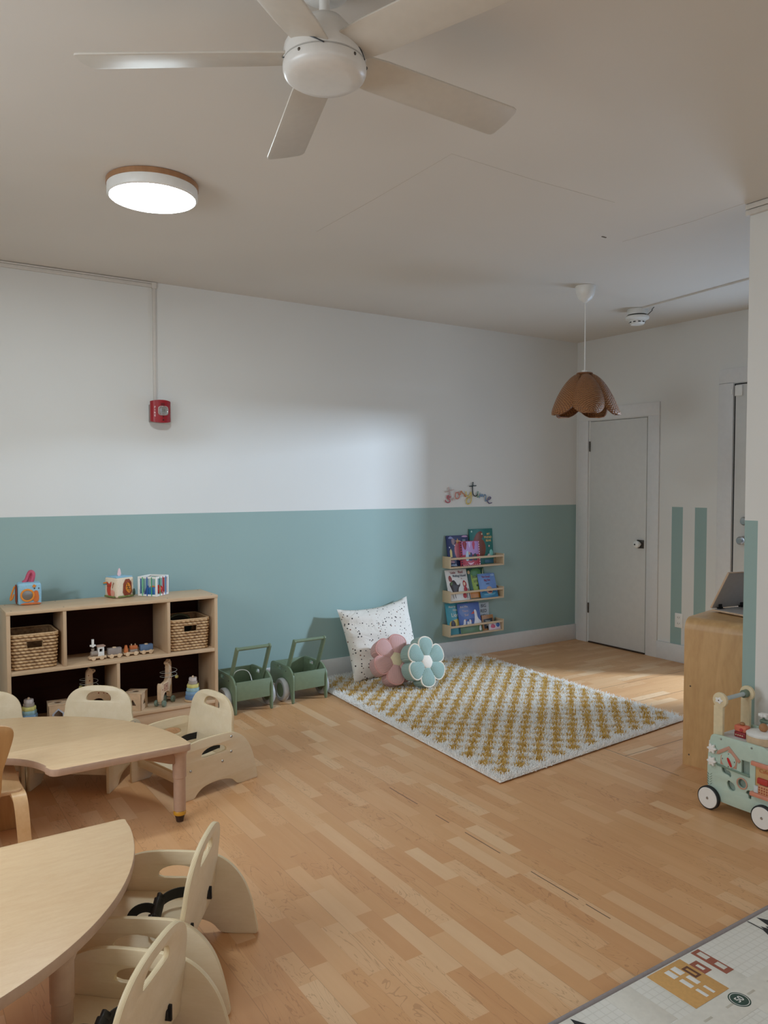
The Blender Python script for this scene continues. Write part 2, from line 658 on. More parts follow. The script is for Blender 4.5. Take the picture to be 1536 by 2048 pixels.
w = struct('window_3', join(box(XL - .09, XL - .03, LW[0], LW[0] + .05, LW[2], LW[3]), box(XL - .09, XL - .03, LW[1] - .05, LW[1], LW[2], LW[3]),
           box(XL - .09, XL - .03, LW[0], LW[1], LW[2], LW[2] + .05), box(XL - .09, XL - .03, LW[0], LW[1], LW[3] - .05, LW[3])), TRIM)
part('window_pane', box(XL - .062, XL - .058, LW[0] + .05, LW[1] - .05, LW[2] + .05, LW[3] - .05), GLASS, w)

# baseboards
bb = 0.015
struct('baseboard_back', box(XL, -.001, -bb, -.0005, 0, 0.143, .002), TRIM)
struct('baseboard_right', box(-bb, -.0005, D2[0] + .125, -0.905, 0, 0.142, .002), TRIM)

# door 1: closed white slab, casing, hinges, knob with a child-proof cover
g = 0.004
d1 = struct('door_1', box(-.004, .034, D1[1] + g, D1[0] - g, 0.012, D1[2] - g, .0015), DOORP)
part('door_casing', join(box(-.014, -.0005, -0.148, -0.035, 0, 2.005, .0015), box(-.014, -.0005, -0.905, -0.796, 0, 2.005, .0015),
     box(-.014, -.0005, -0.905, -0.035, 2.005, 2.113, .0015)), TRIM, d1)
part('door_jamb', join(box(.036, .119, D1[1], D1[0], .012, D1[2], 0)), BLACKP, d1)
part('threshold', box(-.012, .036, D1[1] + .002, D1[0] - .002, 0.0, .010), paint((60, 42, 28), .6, name='dark_threshold'), d1)
for z in (1.774, 0.315):
    part('hinge', lathe([(0, z - .045), (.006, z - .045), (.006, z + .045), (0, z + .045)], 12, (-.01, D1[0] + .001, 0)), DARKM, d1)
kn = part('doorknob', lathe([(0, 0), (.014, 0), (.014, .02), (.026, .028), (.031, .045), (.028, .06), (.018, .068), (.007, .07), (.007, .066), (0, .066)], 24, (0, 0, 0), 'x'), WHITEP, d1)
kn.rotation_euler = (0, 0, PI)
kn.location = (-.012, -0.728, 0.93)
part('keyhole', lathe([(0, .0665), (.0072, .0665), (.0072, .071), (0, .071)], 16, (0, 0, 0), 'x'), BLACKP, kn)
part('knob_plate', box(-.0145, -.0042, -.761, -.696, .895, .965, .001), DARKM, d1)

# door 2: glazed door behind the partition, hinged with a wide casing
d2 = struct('door_2', join(box(-.004, .036, D2[0] - .165, D2[0] - .012, .012, D2[2] - .01, .0015), box(-.004, .036, D2[1] + .008, D2[1] + .15, .012, D2[2] - .01, .0015),
            box(-.004, .036, D2[1] + .15, D2[0] - .165, 2.03, D2[2] - .01), box(-.004, .036, D2[1] + .15, D2[0] - .165, .012, .32)), DOORP)
part('door_pane', box(.012, .018, D2[1] + .15, D2[0] - .165, .32, 2.03), GLASS, d2)
part('door_casing', join(box(-.014, -.0005, D2[0] + .002, D2[0] + .122, 0, 2.20, .0015), box(-.014, -.0005, D2[1] - .12, D2[1], 0, 2.20, .0015),
     box(-.014, -.0005, D2[1] - .12, D2[0] + .122, 2.195, 2.305, .0015)), TRIM, d2)
part('weather_strip', join(box(-.002, .03, D2[0] - .012, D2[0] - .002, .01, D2[2] - .008), box(-.002, .03, D2[1] + .1, D2[0] - .002, D2[2] - .009, D2[2] - .001)), BLACKP, d2)
part('hinge', box(-.02, -.004, D2[0] - .072, D2[0] - .014, 2.095, 2.172, .002), WHITEP, d2)
part('hinge', box(-.02, -.0145, D2[0] + .006, D2[0] + .018, 2.11, 2.15, .002), WHITEP, d2)
for z, nm, pr in ((1.163, 'deadbolt', [(0, 0), (.031, 0), (.031, .008), (.024, .018), (0, .02)]), (1.02, 'doorknob', [(0, 0), (.032, 0), (.032, .006), (.014, .012), (.014, .03), (.028, .04), (.03, .055), (.022, .066), (0, .068)])):
    k_ = part(nm, lathe(pr, 24, (0, 0, 0), 'x'), STEEL, d2)
    k_.rotation_euler = (0, 0, PI)
    k_.location = (-.005, -1.655, z)

# outlet under the mint stripe
ou = thing('wall_outlet', 'white double power outlet low on the first mint stripe beside the door', 'outlet', (-.001, -1.108, 0.338))
part('cover_plate', box(-.006, 0, -.036, .036, -.058, .058, .002), WHITEP, ou)
for z in (-.024, .024):
    s_ = part('socket', plate(rrect(.034, .03, .012), (), .003, .0005, (0, 1, 0), (0, 0, 1), (-.0065, 0, z)), [WHITEP, WHITEP], ou)
    part('slot', join(box(-.0085, -.0075, -.009, -.006, z - .004, z + .006), box(-.0085, -.0075, .006, .009, z - .004, z + .006), box(-.0085, -.0075, -.002, .002, z - .01, z - .007)), BLACKP, s_)

# surface raceways (cable trunking)
RACE = paint((214, 208, 200), 0.45, 0, 40, 0.02, name='raceway')
rc = thing('cable_raceway', 'white surface raceway running down the wall to the red fire alarm', 'cable trunking', (-3.885, 0, H))
part('vertical_channel', box(-.008, .010, -.013, -.0005, 1.972 - H, -.02, .001), RACE, rc)
part('top_channel', join(box(-2.7, -.003, -.014, -.0005, -.036, -.0145, .001), box(-2.7, .005, -.016, -.0005, -.013, -.003, .001)), RACE, rc)
part('elbow_cover', box(-.014, .016, -.018, -.0008, -.04, -.002, .002), RACE, rc)
rc = thing('cable_raceway', 'double white raceway along the ceiling edge above the partition wall', 'cable trunking', (PX, PY, H))
part('upper_channel', box(-.022, -.0005, -3.7, .012, -.026, -.003, .002), RACE, rc)
part('lower_channel', box(-.020, -.0005, -3.7, .012, -.052, -.029, .002), RACE, rc)
rc = thing('cable_raceway', 'thin white raceway along the ceiling leading to the smoke detector', 'cable trunking', (-.69, -1.24, H))
mr = tube([(0, .02, -.006), (-.06, -.45, -.006), (-.20, -1.6, -.006)], .01, 6, False, (.012, .022))
part('channel', mr, RACE, rc)

# thin lines for the seams between ceiling panels, and a flaked spot
CR = paint((196, 187, 176), .9, name='seam_line')
cr = thing('ceiling_seam', 'thin panel seam lines in the white ceiling between fan and partition', 'seam', (-2.2, -2.2, H - .0004))


def seamline(pts, w):
    return tube([(x + 2.2, y + 2.2, random.uniform(-.0001, .0001)) for x, y in pts], w, 4)


part('long_seam', seamline([(-3.49, -1.45), (-3.487, -2.0), (-3.495, -2.56), (-3.05, -2.548), (-2.55, -2.56)], .0006), CR, cr)
part('short_seam', seamline([(-2.05, -2.885), (-2.03, -2.6), (-2.06, -2.2)], .0007), CR, cr)
part('flaked_spot', join(box(-.02, .012, -.004, .004, -.003, .0003, .001)), paint((120, 110, 98), .9), cr)

# ------------------------------------------------------------------ lights
LAMP = emit_mat('led_diffuser', (0.80, 0.93, 1.0), 47.0)
LX, LY = -4.375, -1.625
cl = thing('ceiling_light', 'round ceiling light with wooden rim and glowing white diffuser', 'ceiling light', (LX, LY, H))
part('wood_rim', lathe([(0, -.001), (.188, -.001), (.19, -.003), (.19, -.022), (.186, -.024), (0, -.024)], 64), wood('lamp_rim', (150, 108, 74), (176, 132, 94), 'z', 10, 3), cl)
part('white_body', lathe([(0, -.024), (.187, -.024), (.187, -.058), (.183, -.064), (.178, -.066), (.176, -.062), (0, -.062)], 64), WHITEP, cl)
part('diffuser', lathe([(0, -.067), (.12, -.0665), (.174, -.064), (.176, -.0625)], 64), LAMP, cl)


E_FILL, E_LEFT, E_DOOR = 7, 36, 21


def area(name, loc, rot, sx, sy, energy, col):
    l = bpy.data.lights.new(name, 'AREA')
    l.shape = 'RECTANGLE'
    l.size, l.size_y = sx, sy
    l.energy = energy
    l.color = col
    o = bpy.data.objects.new(name, l)
    C.objects.link(o)
    o.location = loc
    o.rotation_euler = rot
    return o


# daylight entering through the glazed door and the left window; soft fill from windows added behind the camera
dl = area('daylight_door', (1.25, -2.84, 2.11), (PI / 2 - R(8), 0, PI / 2 - R(26)), .24, .16, 185, (0.66, 0.81, 1.0))
area('window_light', (-5.2, YF - .14, 1.55), (PI / 2, 0, 0), 1.3, 1.3, E_FILL, (1.0, 0.965, 0.915))  # soft fill through the added windows, not a known source
area('window_light', (-3.2, YF - .14, 1.55), (PI / 2, 0, 0), 1.3, 1.3, E_FILL, (1.0, 0.965, 0.915))
area('window_light', (XL - .16, (LW[0] + LW[1]) / 2, 1.75), (PI / 2 - R(28), 0, -PI / 2), 1.6, 1.1, E_LEFT, (0.86, 0.94, 1.0))
area('daylight_doorway', (.10, -2.0, 1.2), (PI / 2, 0, PI / 2), .55, 1.7, E_DOOR, (0.58, 0.76, 1.0))

wd = bpy.data.worlds.new('world')
SC.world = wd
wd.use_nodes = True
bg = wd.node_tree.nodes['Background']
bg.inputs[0].default_value = (0.75, 0.86, 1.0, 1)
bg.inputs[1].default_value = 0.6

# ------------------------------------------------------------------ ceiling fan
FX, FY, FZ = -4.408, -3.192, 2.53
fan = thing('ceiling_fan', 'white five-bladed ceiling fan on a short rod', 'ceiling fan', (FX, FY, H))
dz = FZ - H
part('canopy', lathe([(0, -.001), (.066, -.001), (.068, -.01), (.06, -.035), (.035, -.05), (.0, -.052)], 32), FANW, fan)
part('rod', lathe([(0, -.04), (.014, -.04), (.014, dz + .10), (0, dz + .10)], 20), FANW, fan)
part('motor_housing', lathe([(0, dz + .105), (.03, dz + .103), (.048, dz + .095), (.07, dz + .07), (.092, dz + .045), (.103, dz + .025), (.106, dz + .01), (.106, dz - .012), (.1, dz - .014), (0, dz - .014)], 56), FANW, fan)
part('seam_ring', lathe([(.1, dz - .0125), (.1063, dz - .013), (.1063, dz - .015), (.1, dz - .0155)], 56), paint((186, 182, 176), .5), fan)
part('lens_cap', lathe([(0, dz - .0145), (.1055, dz - .0155), (.107, dz - .022), (.1065, dz - .034), (.102, dz - .045), (.09, dz - .053), (.065, dz - .057), (0, dz - .058)], 56), FANW, fan)
bl = plate([(0.08, -.05), (.16, -.058), (.604, -.064), (.617, -.060), (.624, -.05), (.630, .0), (.627, .050), (.621, .060), (.608, .063), (.16, .058), (.08, .05)], (), .006, .002, two=False)
for i in range(5):
    ph = R(73.2 + 72 * (i - 1))
    b_ = part('blade', bl.copy() if i else bl, BLADEW, fan)
    b_.rotation_euler = (R(-11), 0, 0)
    b_.matrix_local = Matrix.Translation((0, 0, dz + .004)) @ Matrix.Rotation(ph, 4, 'Z') @ Matrix.Rotation(R(-13), 4, 'X')
    slot = tube([(.1065 * math.cos(ph + a), .1065 * math.sin(ph + a), dz + .004 - .020 * a / .4) for a in (-.4, -.2, 0, .2, .4)], .0016, 6)
    part('blade_slot', slot, BLACKP, fan)
for a in (205, 285, 325, 85):
    part('screw', ball(.0045, (.1055 * math.cos(R(a)), .1055 * math.sin(R(a)), dz - .024), n=10), DARKM, fan)

# ------------------------------------------------------------------ pendant lamp with woven petals
pd = thing('pendant_lamp', 'woven rattan pendant lamp shaped like an upside-down flower', 'pendant lamp', (-1.51, -1.451, H))
part('ceiling_cup', lathe([(0, -.001), (.064, -.001), (.065, -.006), (.06, -.045), (.045, -.08), (.02, -.1), (.008, -.107), (0, -.107)], 32), WHITEP, pd)
part('cable', lathe([(0, -.1), (.0035, -.1), (.0035, -.56), (0, -.56)], 10), WHITEP, pd)
m, nt, b = new_mat('rattan_weave')
uv = N(nt, 'UVMap')
sp = N(nt, 'SeparateXYZ')
L(nt, uv.outputs[0], sp.inputs[0])
su = mth(nt, 'SINE', mth(nt, 'MULTIPLY', sp.outputs[0], 2 * PI * 9))
sv = mth(nt, 'SINE', mth(nt, 'MULTIPLY', sp.outputs[1], 2 * PI * 26))
hgt = mth(nt, 'ADD', mth(nt, 'MULTIPLY', mth(nt, 'MULTIPLY', su, sv), 0.5), mth(nt, 'MULTIPLY', mth(nt, 'ABSOLUTE', sv), 0.5))
nz = N(nt, 'TexNoise')
nz.inputs['Scale'].default_value = 60
f = mth(nt, 'ADD', mth(nt, 'MULTIPLY', hgt, 0.5), mth(nt, 'MULTIPLY', nz.outputs['Fac'], 0.6))
L(nt, ramp(nt, f, [(0.1, lin((84, 48, 26))), (0.45, lin((150, 98, 58))), (0.8, lin((206, 152, 100)))]), b.inputs['Base Color'])
b.inputs['Roughness'].default_value = 0.38
bp = N(nt, 'Bump')
bp.inputs['Strength'].default_value = 0.9
bp.inputs['Distance'].default_value = 0.006
L(nt, hgt, bp.inputs['Height'])
L(nt, bp.outputs[0], b.inputs['Normal'])
RATTAN = m


def petal_mesh():
    bm = bmesh.new()
    uvl = bm.loops.layers.uv.new('UVMap')
    nu, nv = 16, 24
    grid = []
    for j in range(nv + 1):
        t = j / nv
        # spine: out and down
        rad = 0.034 + 0.192 * t ** 0.76
        z = -.572 - 0.262 * t ** 1.45
        hw = 0.022 + 0.080 * (math.sin(min(1, t / 0.68) * PI / 2) ** 1.7) if t < .68 else 0.102 * math.sqrt(max(0, 1 - ((t - .68) / .32) ** 2.0))
        row = []
        for i in range(nu + 1):
            s = (i / nu - .5) * 2
            w = hw * math.sin(s * PI / 2 * .82) / math.sin(PI / 2 * .82)
            curl = 0.06 * s * s * min(1, hw / .1)                # edges cup inwards
            row.append((bm.verts.new((rad - curl, w, z + -.03 * s * s * min(1, hw / .1))), (i / nu, t)))
        grid.append(row)
    for j in range(nv):
        for i in range(nu):
            q = [grid[j][i], grid[j][i + 1], grid[j + 1][i + 1], grid[j + 1][i]]
            f_ = bm.faces.new([v for v, _ in q])
            for lp, (_, uvc) in zip(f_.loops, q):
                lp[uvl].uv = uvc
    bmesh.ops.remove_doubles(bm, verts=bm.verts, dist=1e-5)
    bmesh.ops.solidify(bm, geom=list(bm.faces), thickness=0.006)
    edge = [grid[j][0][0].co.copy() for j in range(nv) if grid[j][0][0].is_valid] + [grid[j][nu][0].co.copy() for j in range(nv - 1, -1, -1) if grid[j][nu][0].is_valid]
    return finish(bm, 'petal', 80), edge


pm, pedge = petal_mesh()
rim = tube([tuple(p) for p in pedge], .0042, 6)
for i in range(5):
    ang = R(233 + 72 * i)
    o = part('shade_petal', pm if i == 0 else pm.copy(), RATTAN, pd)
    o.rotation_euler = (0, 0, ang)
    part('petal_rim', rim if i == 0 else rim.copy(), paint((120, 76, 44), .45, name='rattan_rim'), o)
part('lamp_holder', lathe([(0, -.545), (.02, -.545), (.021, -.60), (.017, -.61), (0, -.61)], 20), WHITEP, pd)
part('shade_crown', lathe([(.012, -.556), (.05, -.56), (.054, -.568), (.046, -.575), (.012, -.57)], 32), paint((130, 84, 50), .5, name='rattan_crown'), pd)

# ------------------------------------------------------------------ smoke detector
sd = thing('smoke_detector', 'white round smoke detector hanging from the ceiling by the doors', 'smoke detector', (-.677, -1.2, H))
part('mounting_base', lathe([(0, -.001), (.07, -.001), (.072, -.004), (.072, -.042), (0, -.042)], 40), WHITEP, sd)
part('gap_ring', lathe([(0, -.042), (.066, -.042), (.066, -.052), (0, -.052)], 40), BLACKP, sd)
part('detector_head', lathe([(0, -.052), (.078, -.052), (.085, -.06), (.083, -.072), (.068, -.08), (.058, -.084), (.055, -.102), (.045, -.112), (0, -.115)], 40), WHITEP, sd)
for i in range(10):
    a = 2 * PI * i / 10
    o = part('sensor_slot', box(-.009, .009, -.002, .002, -.101, -.094, 0), BLACKP, sd)
    o.matrix_local = Matrix.Rotation(a, 4, 'Z') @ Matrix.Translation((0, .0555, 0))
part('loose_wire', tube(chaikin([(.05, -.05, -.045), (.075, -.06, -.02), (.06, -.09, -.012), (.03, -.1, -.02), (.02, -.13, -.006)], 2, False), .003, 6), paint((90, 88, 84), .5), sd)

# ------------------------------------------------------------------ fire alarm strobe
RED = paint((158, 26, 36), 0.35, 0, 40, 0.04, name='alarm_red')
fa = thing('fire_alarm', 'red wall strobe marked FIRE at the end of the white raceway', 'fire alarm', (-3.862, 0, 1.902))
part('back_box', box(-.062, .062, -.045, -.0005, -.066, .045, .004), paint((150, 140, 136), .5), fa)
ac = bmesh.new()
nx = 14
vs = []
for i in range(nx + 1):
    s = -1 + 2 * i / nx
    x = s * .064
    y = -.045 - .03 * (1 - s * s) ** .6 - .008
    zt = .064 + .008 * (1 - s * s)
    vs.append((ac.verts.new((x, y, zt)), ac.verts.new((x, y, -zt)), ac.verts.new((x, -.04, zt)), ac.verts.new((x, -.04, -zt))))
for a_, b_ in zip(vs[:-1], vs[1:]):
    ac.faces.new((a_[0], b_[0], b_[1], a_[1]))
    ac.faces.new((a_[2], b_[2], b_[0], a_[0]))
    ac.faces.new((a_[1], b_[1], b_[3], a_[3]))
for e in (vs[0], vs[-1]):
    ac.faces.new((e[0], e[1], e[3], e[2]))
part('cover', finish(ac, 'cover', 50), RED, fa)
m, nt, b = new_mat('strobe_lens')
b.inputs['Base Color'].default_value = (.8, .82, .82, 1)
b.inputs['Metallic'].default_value = .85
b.inputs['Roughness'].default_value = .15
vo = N(nt, 'TexVoronoi')
vo.inputs['Scale'].default_value = 90
bp = N(nt, 'Bump')
bp.inputs['Strength'].default_value = .8
bp.inputs['Distance'].default_value = .01
L(nt, vo.outputs['Distance'], bp.inputs['Height'])
L(nt, bp.outputs[0], b.inputs['Normal'])
ln = puff(rrect(.056, .052, .016), .016, .012, 5)
ln.transform(Matrix.Translation((.006, -.088, .003)) @ Matrix.Rotation(PI / 2, 4, 'X'))
part('strobe_lens', ln, m, fa)
part('lens_frame', plate(rrect(.064, .06, .018), (rrect(.052, .048, .015),), .012, .003, (1, 0, 0), (0, 0, 1), (.006, -.085, .003), two=False), paint((196, 176, 170), .4), fa)
part('bottom_screw', join(ball(.005, (.008, -.083, -.054), n=10), box(.0055, .0085, -.086, -.082, -.04, -.028, .001)), BLACKP, fa)
part('sound_grille', join(*[box(-.008, .016, -.0845, -.081, z, z + .003) for z in (.036, .042, .048)]), paint((90, 12, 20), .5), fa)
for x, y in ((-.043, -.0735), (.053, -.0665)):
    ms = []
    for i, ch in enumerate('FIRE'):
        t_ = text_mesh(ch, .017, .0006, bold=.0005)
        t_.transform(Matrix.Translation((x, y, .024 - .0175 * i)) @ Matrix.Rotation(R(30 if x < 0 else -34) * -1, 4, 'Z') @ Matrix.Rotation(PI / 2, 4, 'X'))
        ms.append(t_)
    part('fire_lettering', join(*ms), paint((235, 205, 205), .5, name='alarm_letters'), fa)

# ------------------------------------------------------------------ half-ring activity tables
def table(label, x, y, rz):
    t = thing('activity_table', label, 'table', (x, y, 0), rz, 'half-round activity tables')
    RO, RI, r = .855, .30, .05
    pts = [(RO * math.cos(R(a)), RO * math.sin(R(a))) for a in range(4, 177, 3)]
    pts += chaikin([(-RO * .9975 + .0, .03), (-RO, .0), (-RO + .06, .0)], 2, False)
    pts += chaikin([(-RI - .07, 0), (-RI - .004, 0), (-RI + .012, .055)], 2, False)
    pts += [(RI * math.cos(R(a)), RI * math.sin(R(a))) for a in range(168, 11, -6)]
    pts += chaikin([(RI - .012, .055), (RI + .004, 0), (RI + .07, 0)], 2, False)
    pts += chaikin([(RO - .06, 0), (RO, 0), (RO * .9975, .03)], 2, False)
    part('tabletop', plate(pts, (), .030, .004, o=(0, 0, .330)), [MAPLE, MAPLE_E], t)
    for a in (4, 92, 131.5, 176):
        lx, ly = .822 * math.cos(R(a)), .80 * math.sin(R(a))
        lg = part('leg', lathe([(0, .19), (.0255, .19), (.0255, .05), (.023, .048), (0, .048)], 28), MAPLE_E, t, (lx, ly, 0))
        part('leg_socket', lathe([(0, .3148), (.04, .3148), (.029, .285), (.0285, .193), (.0255, .190), (0, .190)], 28), MAPLE_E, lg)
        rot = math.atan2(-ly, -lx)
        gs = plate([(0, .314), (.17, .314), (.15, .300), (.05, .262), (.0, .25)], (), .03, .003, (math.cos(rot), math.sin(rot), 0), (0, 0, 1), two=False)
        part('corner_brace', gs, paint((160, 120, 92), .5, name='brace'), lg)
        part('foot_ring', lathe([(0, .048), (.024, .048), (.0265, .044), (.0265, .033), (.023, .030), (0, .030)], 28), paint((205, 150, 40), .4, name='yellow_ring'), lg)
        part('foot', lathe([(0, .030), (.022, .030), (.017, .014), (.015, .001), (0, .0005)], 24), paint((60, 40, 30), .5, name='dark_foot'), lg)
    return t


table('half-round maple table nearer the shelf, a bent brown chair in its cut-out', -5.15, -1.815, 0)
table('half-round maple table nearest the camera with two strapped toddler chairs', -5.58, -2.395, PI)

# ------------------------------------------------------------------ toddler chairs
def toddler_chair(name, label):
    t = thing(name, label, 'chair', (0, 0, 0), 0, 'plywood toddler chairs')
    W, TH = .397, .015
    side = [(0, .0), (0, .09), (0, .17), (.006, .205), (.03, .236), (.072, .254), (.11, .262), (.18, .266), (.292, .263), (.325, .257), (.36, .240), (.392, .212),
            (.421, .17), (.442, .112), (.458, .035), (.463, .0), (.44, 0), (.352, 0), (.336, .008), (.318, .03), (.285, .044), (.225, .051), (.155, .044), (.118, .022), (.102, .0), (.08, 0), (.01, 0)]
    side = chaikin(side, 2)
    hole = chaikin([(.140, .178), (.141, .196), (.16, .212), (.2, .221), (.24, .216), (.268, .206), (.280, .192), (.276, .180), (.21, .178)], 1)
    for s in (-1, 1):
        sm = plate(side, (hole,), TH, .0025, (1, 0, 0), (0, 0, 1), (0, s * (W / 2 - TH / 2), 0))
        p = part('side_panel', sm, [BIRCH, BIRCH_E], t)
        for x, z in ((.307, .24), (.306, .168), (.256, .134), (.081, .133)):
            sc_ = lathe([(0, .0), (.0065, .0), (.005, .003), (.002, .0042), (0, .0042)], 12, (0, 0, 0), 'y')
            sc_.transform(Matrix.Translation((x, s * W / 2, z)) @ (Matrix.Rotation(0 if s > 0 else PI, 4, 'Z')))
            part('screw', sc_, STEEL, p)
    iw = W / 2 - TH - .0006
    part('seat', plate([(.03, -iw), (.302, -iw), (.302, iw), (.03, iw)], (), .014, .002, (1, 0, 0), (0, 1, 0), (0, 0, .128)), [BIRCH, BIRCH_E], t)
    part('front_rail', box(.034, .046, -iw, iw, .075, .1205, .001), BIRCH, t)
    hw, Hb, z0 = iw - .0005, .415, .121
    hb = (Hb - z0) / math.cos(.134)
    bo = [(-hw, 0), (-hw, hb * .45), (-hw * .96, hb - .13)]
    for i in range(1, 24):
        a = PI - PI * i / 24
        bo.append((hw * .96 * math.copysign(abs(math.cos(a)) ** .75, math.cos(a)), hb - .13 + .13 * math.sin(a) ** .8))
    bo += [(hw * .96, hb - .13), (hw, hb * .45), (hw, 0)]
    bh = chaikin([(-.064, hb - .073), (-.064, hb - .058), (-.052, hb - .040), (-.03, hb - .031), (0, hb - .029), (.03, hb - .031), (.052, hb - .040), (.064, hb - .058), (.064, hb - .073), (.056, hb - .076), (-.056, hb - .076)], 1)
    belt = [[(x + dx, .055 + dy) for dx, dy in ((-.002, -.018), (.002, -.018), (.002, .018), (-.002, .018))] for x in (-.1, .1)]
    up = Vector((math.sin(.134), 0, math.cos(.134)))
    part('backrest', plate(bo, [bh] + belt, .015, .0025, (0, 1, 0), up, (.302 + .008, 0, z0)), [BIRCH, BIRCH_E], t)
    # lap strap: comes through the backrest on both sides, buckles above the seat
    st = tube(chaikin([(.318, .1, .178), (.30, .1, .178), (.265, .105, .178), (.225, .10, .176), (.195, .075, .172), (.190, .045, .166)], 2, False), flat=(.032, .003))
    p = part('strap', st, BLACK, t)
    bk_ = join(box(-.018, .018, -.03, .03, -.009, .009, .004), box(-.013, .013, .028, .046, -.006, .006, .003), box(-.021, .021, -.034, -.022, -.012, .012, .003))
    bk_.transform(Matrix.Translation((.190, .024, .166)) @ Matrix.Rotation(R(35), 4, 'X') @ Matrix.Rotation(R(70), 4, 'Y'))
    part('buckle', bk_, BLACKP, p)
    st = tube(chaikin([(.318, -.1, .178), (.30, -.1, .178), (.25, -.1, .172), (.21, -.085, .162), (.19, -.06, .154), (.188, -.02, .158)], 2, False), flat=(.032, .003))
    part('strap', st, BLACK, t)
    st = tube(chaikin([(.188, .02, .166), (.160, .015, .178), (.13, .005, .172), (.115, -.005, .150), (.12, -.015, .1375), (.14, -.025, .137)], 2, False), flat=(.028, .003))
    part('strap_tail', st, BLACK, t)
    for y in (-.1, .1):
        part('strap_end', join(box(.322, .336, y - .004, y + .004, .158, .198, .002), box(.318, .33, y - .013, y + .013, .165, .19, .002)), BLACK, t)
    return t


CH = [('pale toddler chair at the curved table corner beside the green carts', -4.344, -1.404, 14.0),
      ('pale toddler chair behind the far table, its back against the shelf toys', -4.668, -1.178, 52.5),
      ('pale toddler chair by the end basket, cut by the picture edge', -5.034, -1.05, 79),
      ('pale toddler chair showing its seat and black buckle, touching the near table', -4.876, -2.590, -35.3),
      ('pale toddler chair closest to the camera, overlapping another chair side', -5.135, -3.013, -43.0)]
c0 = toddler_chair('toddler_chair', CH[0][0])
for i, (lb, x, y, a) in enumerate(CH):
    c_ = c0 if i == 0 else copy_tree(c0)
    c_['label'] = lb
    c_.location = (x, y, 0)
    c_.rotation_euler = (0, 0, R(a))

# ------------------------------------------------------------------ bent plywood chair in the cut-out
bc = thing('bentwood_chair', 'brown bent plywood chair with wide backrest at the far table', 'chair', (-5.105, -1.60, 0), R(-2))
SZ = .25
# seat sheet bends down into two rear legs
for s in (-1, 1):
    ms = []
    prof = chaikin([(.02, SZ - .006), (-.085, SZ - .006), (-.128, SZ - .008), (-.142, SZ - .04), (-.155, .12), (-.172, 0)], 3, False)
    bm = bmesh.new()
    rows = []
    for i, (y, z) in enumerate(prof):
        t_ = i / (len(prof) - 1)
        xo = .172 + .028 * t_
        xi = .118 + .036 * t_
        a = Vector((y, z))
        q = Vector(prof[min(i + 1, len(prof) - 1)]) - Vector(prof[max(i - 1, 0)])
        nn = Vector((q.y, -q.x)).normalized() * .0075
        rows.append([bm.verts.new((s * x, y + k * nn.x, z + k * nn.y)) for x, k in ((xi, 1), (xo, 1), (xo, -1), (xi, -1))])
    for a, b_ in zip(rows[:-1], rows[1:]):
        for j in range(4):
            bm.faces.new((a[j], a[(j + 1) % 4], b_[(j + 1) % 4], b_[j]))
    bm.faces.new(rows[0])
    bm.faces.new(rows[-1][::-1])
    part('leg', finish(bm, 'leg', 40), BENTL, bc)
for s in (-1, 1):
    part('leg', plate([(s * .11, .0), (s * .19, 0), (s * .19, SZ - .02), (s * .11, SZ - .02)], (), .016, .003, (1, 0, 0), (0, .12, 1), (0, .165, 0)), [BENT, BENT_E], bc)
part('seat', plate(rrect(.345, .33, .02, 0, .055), (), .016, .003, o=(0, 0, SZ + .0015)), [BENTL, BENT_E], bc)
bo = chaikin([(-.085, SZ - .03), (-.098, SZ + .02), (-.1, SZ + .1), (-.134, SZ + .2), (-.146, SZ + .26), (-.112, SZ + .285), (0, SZ + .29), (.112, SZ + .285), (.146, SZ + .26), (.134, SZ + .2), (.1, SZ + .1), (.098, SZ + .02), (.085, SZ - .03)], 2)
part('backrest', plate(bo, (), .016, .004, (1, 0, 0), (0, -.08, 1), (0, -.125 + .02, 0)), [BENT, BENT_E], bc)

# ------------------------------------------------------------------ shelf unit
sx0, sx1, sy0, sy1, ST = -4.831, -3.655, -.480, -.180, .764
sh = thing('cubby_shelf', 'low wooden shelf unit with dark back and five open compartments', 'shelf', ((sx0 + sx1) / 2, (sy0 + sy1) / 2, 0))
ox, oy = (sx0 + sx1) / 2, (sy0 + sy1) / 2


def sbox(x0, x1, y0, y1, z0, z1, bev=.0015):
    return box(x0 - ox, x1 - ox, y0 - oy, y1 - oy, z0, z1, bev)


part('top_board', sbox(sx0, sx1, sy0, sy1, ST - .02, ST, .003), SHELFW, sh)
for x in (sx0 + .002, sx1 - .022):
    part('side_panel', sbox(x, x + .02, sy0 + .002, sy1, 0, ST - .0205), wood('shelf_side', (196, 164, 130), (210, 180, 146), 'z', 12, 10), sh)
part('shelf_board', sbox(sx0 + .0225, sx1 - .0225, sy0 + .002, sy1 - .008, .418, .438), SHELFW, sh)
part('bottom_board', sbox(sx0 + .0225, sx1 - .0225, sy0 + .002, sy1 - .008, .098, .118), SHELFW, sh)
part('toe_kick', sbox(sx0 + .0225, sx1 - .0225, sy0 + .012, sy0 + .03, .004, .0975), SHELFW, sh)
DIV = wood('shelf_divider', (196, 164, 130), (210, 180, 146), 'z', 12, 10)
for x, z0, z1 in ((-4.546, .4385, ST - .0205), (-3.968, .4385, ST - .0205), (-4.262, .1185, .4175)):
    part('divider', sbox(x, x + .018, sy0 + .003, sy1 - .008, z0, z1), DIV, sh)
part('back_panel', sbox(sx0 + .0225, sx1 - .0225, sy1 - .0075, sy1 - .001, .004, ST - .0205, 0), BACKB, sh)
